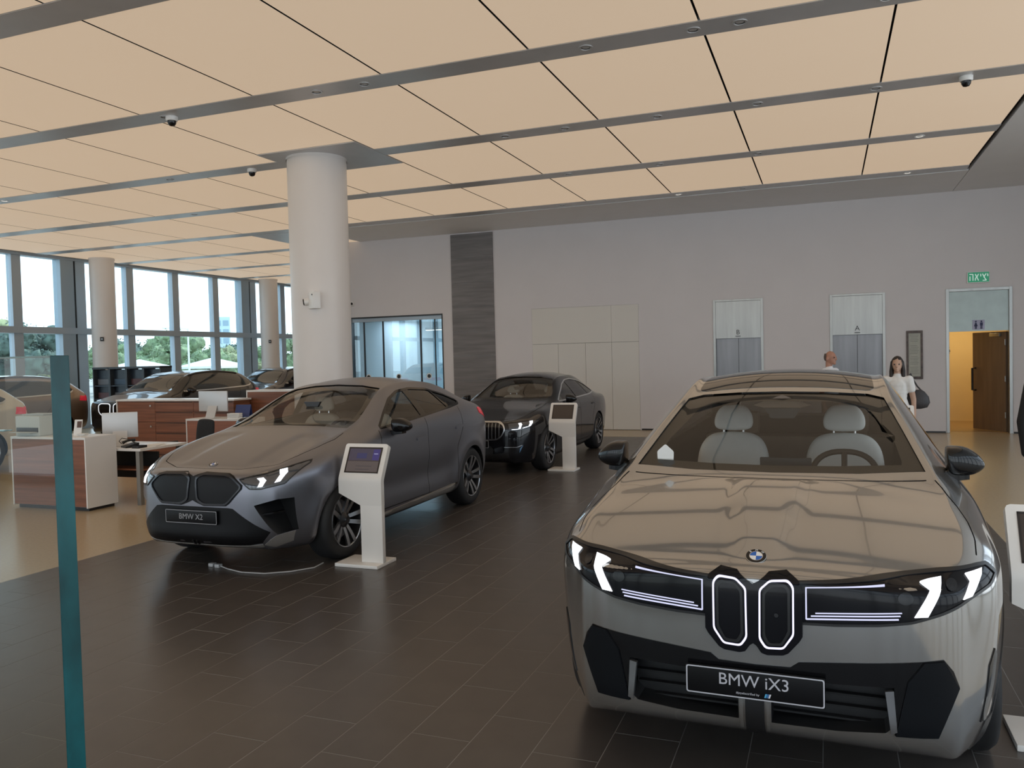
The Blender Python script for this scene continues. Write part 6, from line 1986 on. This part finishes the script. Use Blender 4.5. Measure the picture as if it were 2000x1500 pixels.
# ================================================================== OUTSIDE
gr = tag(MB().box(-220, XL - .3, -90, 220, -.4, -.15).build('ground', mat('forecourt', (.42, .40, .36), .8, noise_s=.5, noise_a=.1), smooth=False), kind='structure')
M_leaf = mat('leaf_green', (.21, .29, .15), .7, noise_s=2.5, noise_a=.5)  # leaf colours are paler than foliage: outdoor haze is put into them
M_leaf2 = mat('leaf_olive', (.30, .33, .17), .7, noise_s=2.5, noise_a=.5)
M_leaf3 = mat('leaf_dark', (.09, .14, .11), .7, noise_s=2.5, noise_a=.5)
M_bark = mat('bark', (.09, .065, .045), .9, noise_s=9, noise_a=.3)
def tree(x, y, h, w, m, label):
    t = empty('tree', (x, y, -.15), random.uniform(0, 6), label=label, cat='tree', group='trees beyond the forecourt')
    MB().tube([(0, 0, 0), (.05, .03, h * .25), (-.04, .05, h * .5), (0, 0, h * .75)], [.16, .12, .09, .04], 8).build('trunk', M_bark, t)
    bm = bmesh.new()
    rnd = random.Random(hash((round(x), round(y))) & 999)
    # boughs
    for k in range(26):
        a, rr = rnd.uniform(0, 6.28), rnd.uniform(0, 1) ** .5
        z = h * rnd.uniform(.38, .95)
        lim = w * (1 - .55 * abs((z / h - .6) / .4) ** 2)
        c = Vector((math.cos(a) * rr * lim, math.sin(a) * rr * lim, z))
        s = w * rnd.uniform(.20, .38)
        r = bmesh.ops.create_icosphere(bm, subdivisions=3, radius=s, matrix=Matrix.Translation(c))
        for v in r['verts']:
            d = (v.co - c)
            v.co = c + d * (1 + .55 * noise.noise(v.co * (1.6 / max(s, .3)) + c * 3) + .35 * noise.noise(v.co * (5 / max(s, .3)))) * Vector((1, 1, .8)).length / 1.62
    # loose leaf sprays at the rim
    pts = [v.co.copy() for v in bm.verts]
    for k in range(5200):
        p = rnd.choice(pts); q = p + Vector((rnd.gauss(0, 1), rnd.gauss(0, 1), rnd.gauss(0, 1))) * w * .07
        s = w * rnd.uniform(.025, .055)
        ax = Vector((rnd.gauss(0, 1), rnd.gauss(0, 1), rnd.gauss(0, 1))).normalized(); bx = ax.orthogonal().normalized()
        vs = [bm.verts.new(q + ax * s), bm.verts.new(q + bx * s * .6), bm.verts.new(q - ax * s), bm.verts.new(q - bx * s * .6)]
        bm.faces.new(vs)
    me = bpy.data.meshes.new('foliage'); bm.to_mesh(me); bm.free(); me.shade_smooth()
    link('foliage', me, m, t)
TREES = [(-40.8, 32.6, 4.1, 1.9, M_leaf3, 'round dark tree outside the leftmost window, above the glass pane'),
         (-47.0, 35.2, 4.4, 2.2, M_leaf2, 'sunlit olive tree outside at the extreme left window edge'),
         (-54.5, 44.0, 4.3, 2.0, M_leaf2, 'olive tree between the dark round tree and the nearer window column'),
         (-46.5, 42.8, 3.4, 1.6, M_leaf, 'green tree outside hidden partly by the nearer window column'),
         (-50.3, 48.2, 3.2, 1.8, M_leaf, 'low green tree just right of the nearer window column'),
         (-54.5, 56.5, 4.6, 2.7, M_leaf, 'tallest green tree in the middle of the window view'),
         (-46.0, 52.0, 3.1, 1.8, M_leaf, 'broad low tree right of the tallest one in the window view'),
         (-50.3, 60.8, 3.1, 1.8, M_leaf2, 'olive tree behind the white lamp post outside'),
         (-53.0, 67.0, 3.3, 2.0, M_leaf, 'small green tree seen left of the farther window column'),
         (-46.0, 62.2, 4.2, 1.8, M_leaf, 'tree seen between farther window column and big round column'),
         (-68.0, 67.5, 3.9, 4.0, M_leaf3, 'low dark tree far behind the tents outside'),
         (-66.0, 79.5, 3.7, 3.2, M_leaf3, 'low dark tree far behind the white lamp post')]
for a in TREES: tree(*a)
M_tent = mat('tent_white', (.85, .86, .88), .7)
for x, y, lab in ((-42.6, 41.8, 'leftmost white tent roof outside the window'), (-41.0, 46.9, 'middle white tent roof outside the window'), (-38.0, 43.5, 'rightmost white tent roof outside the window')):
    t = empty('canopy_tent', (x, y, -.15), label=lab, cat='tent', group='white tents outside')
    b = MB(); w = 1.6
    b.add([(-w, -w, 1.85), (w, -w, 1.85), (w, w, 1.85), (-w, w, 1.85), (0, 0, 2.42), (-w, -w, 1.70), (w, -w, 1.70), (w, w, 1.70), (-w, w, 1.70)],
          [(0, 1, 4), (1, 2, 4), (2, 3, 4), (3, 0, 4), (0, 5, 6, 1), (1, 6, 7, 2), (2, 7, 8, 3), (3, 8, 5, 0)])
    b.build('tent_roof', M_tent, t, smooth=False)
    for sx in (-1, 1):
        for sy in (-1, 1): MB().cyl((sx * (w - .05), sy * (w - .05), 0), (sx * (w - .05), sy * (w - .05), 1.75), .03, n=8).build('pole', M_chrome, t)
lp = empty('street_lamp', (-36.6, 39.8, -.15), label='slim white street lamp standing outside the windows', cat='lamp')
MB().cyl((0, 0, 0), (0, 0, 4.2), .07, .045, n=10).build('pole', M_tent, lp)
MB().tube([(0, 0, 4.15), (-.4, -.5, 4.25), (-.8, -.9, 4.25)], .03, 6).build('arm', M_tent, lp)
MB().box(-1.0, -.7, -1.05, -.75, 4.2, 4.27, bev=.02).build('lamp_head', M_tent, lp)
bd = empty('tower_block', (-117, 137, -.15), R(40), label='pale blue tower block far away outside the windows', cat='building')
M_tower = mat('tower_pale', (.55, .70, .78), .6)
MB().box(-1.6, 1.6, -3, 3, 0, 11.6).build('body', M_tower, bd, smooth=False)
for k in range(6):
    for j in range(2):
        for f in (0,):
            MB().box(-1.3 + j * 1.5, -.2 + j * 1.5, -3.06, -2.98, .8 + k * 1.8, 1.9 + k * 1.8).build('window', mat('tower_window', (.30, .42, .50), .3), bd, smooth=False)
b2 = empty('low_building', (-130, 112, -.15), R(50), label='low pale building beyond the trees outside', cat='building')
MB().box(-14, 14, -4, 4, 0, 5.0).build('body', mat('building_white', (.75, .72, .68), .7), b2, smooth=False)
for j in range(9): MB().box(-13 + j * 3, -11.4 + j * 3, -4.06, -3.98, 1.5, 3.4).build('window', mat('tower_window'), b2, smooth=False)
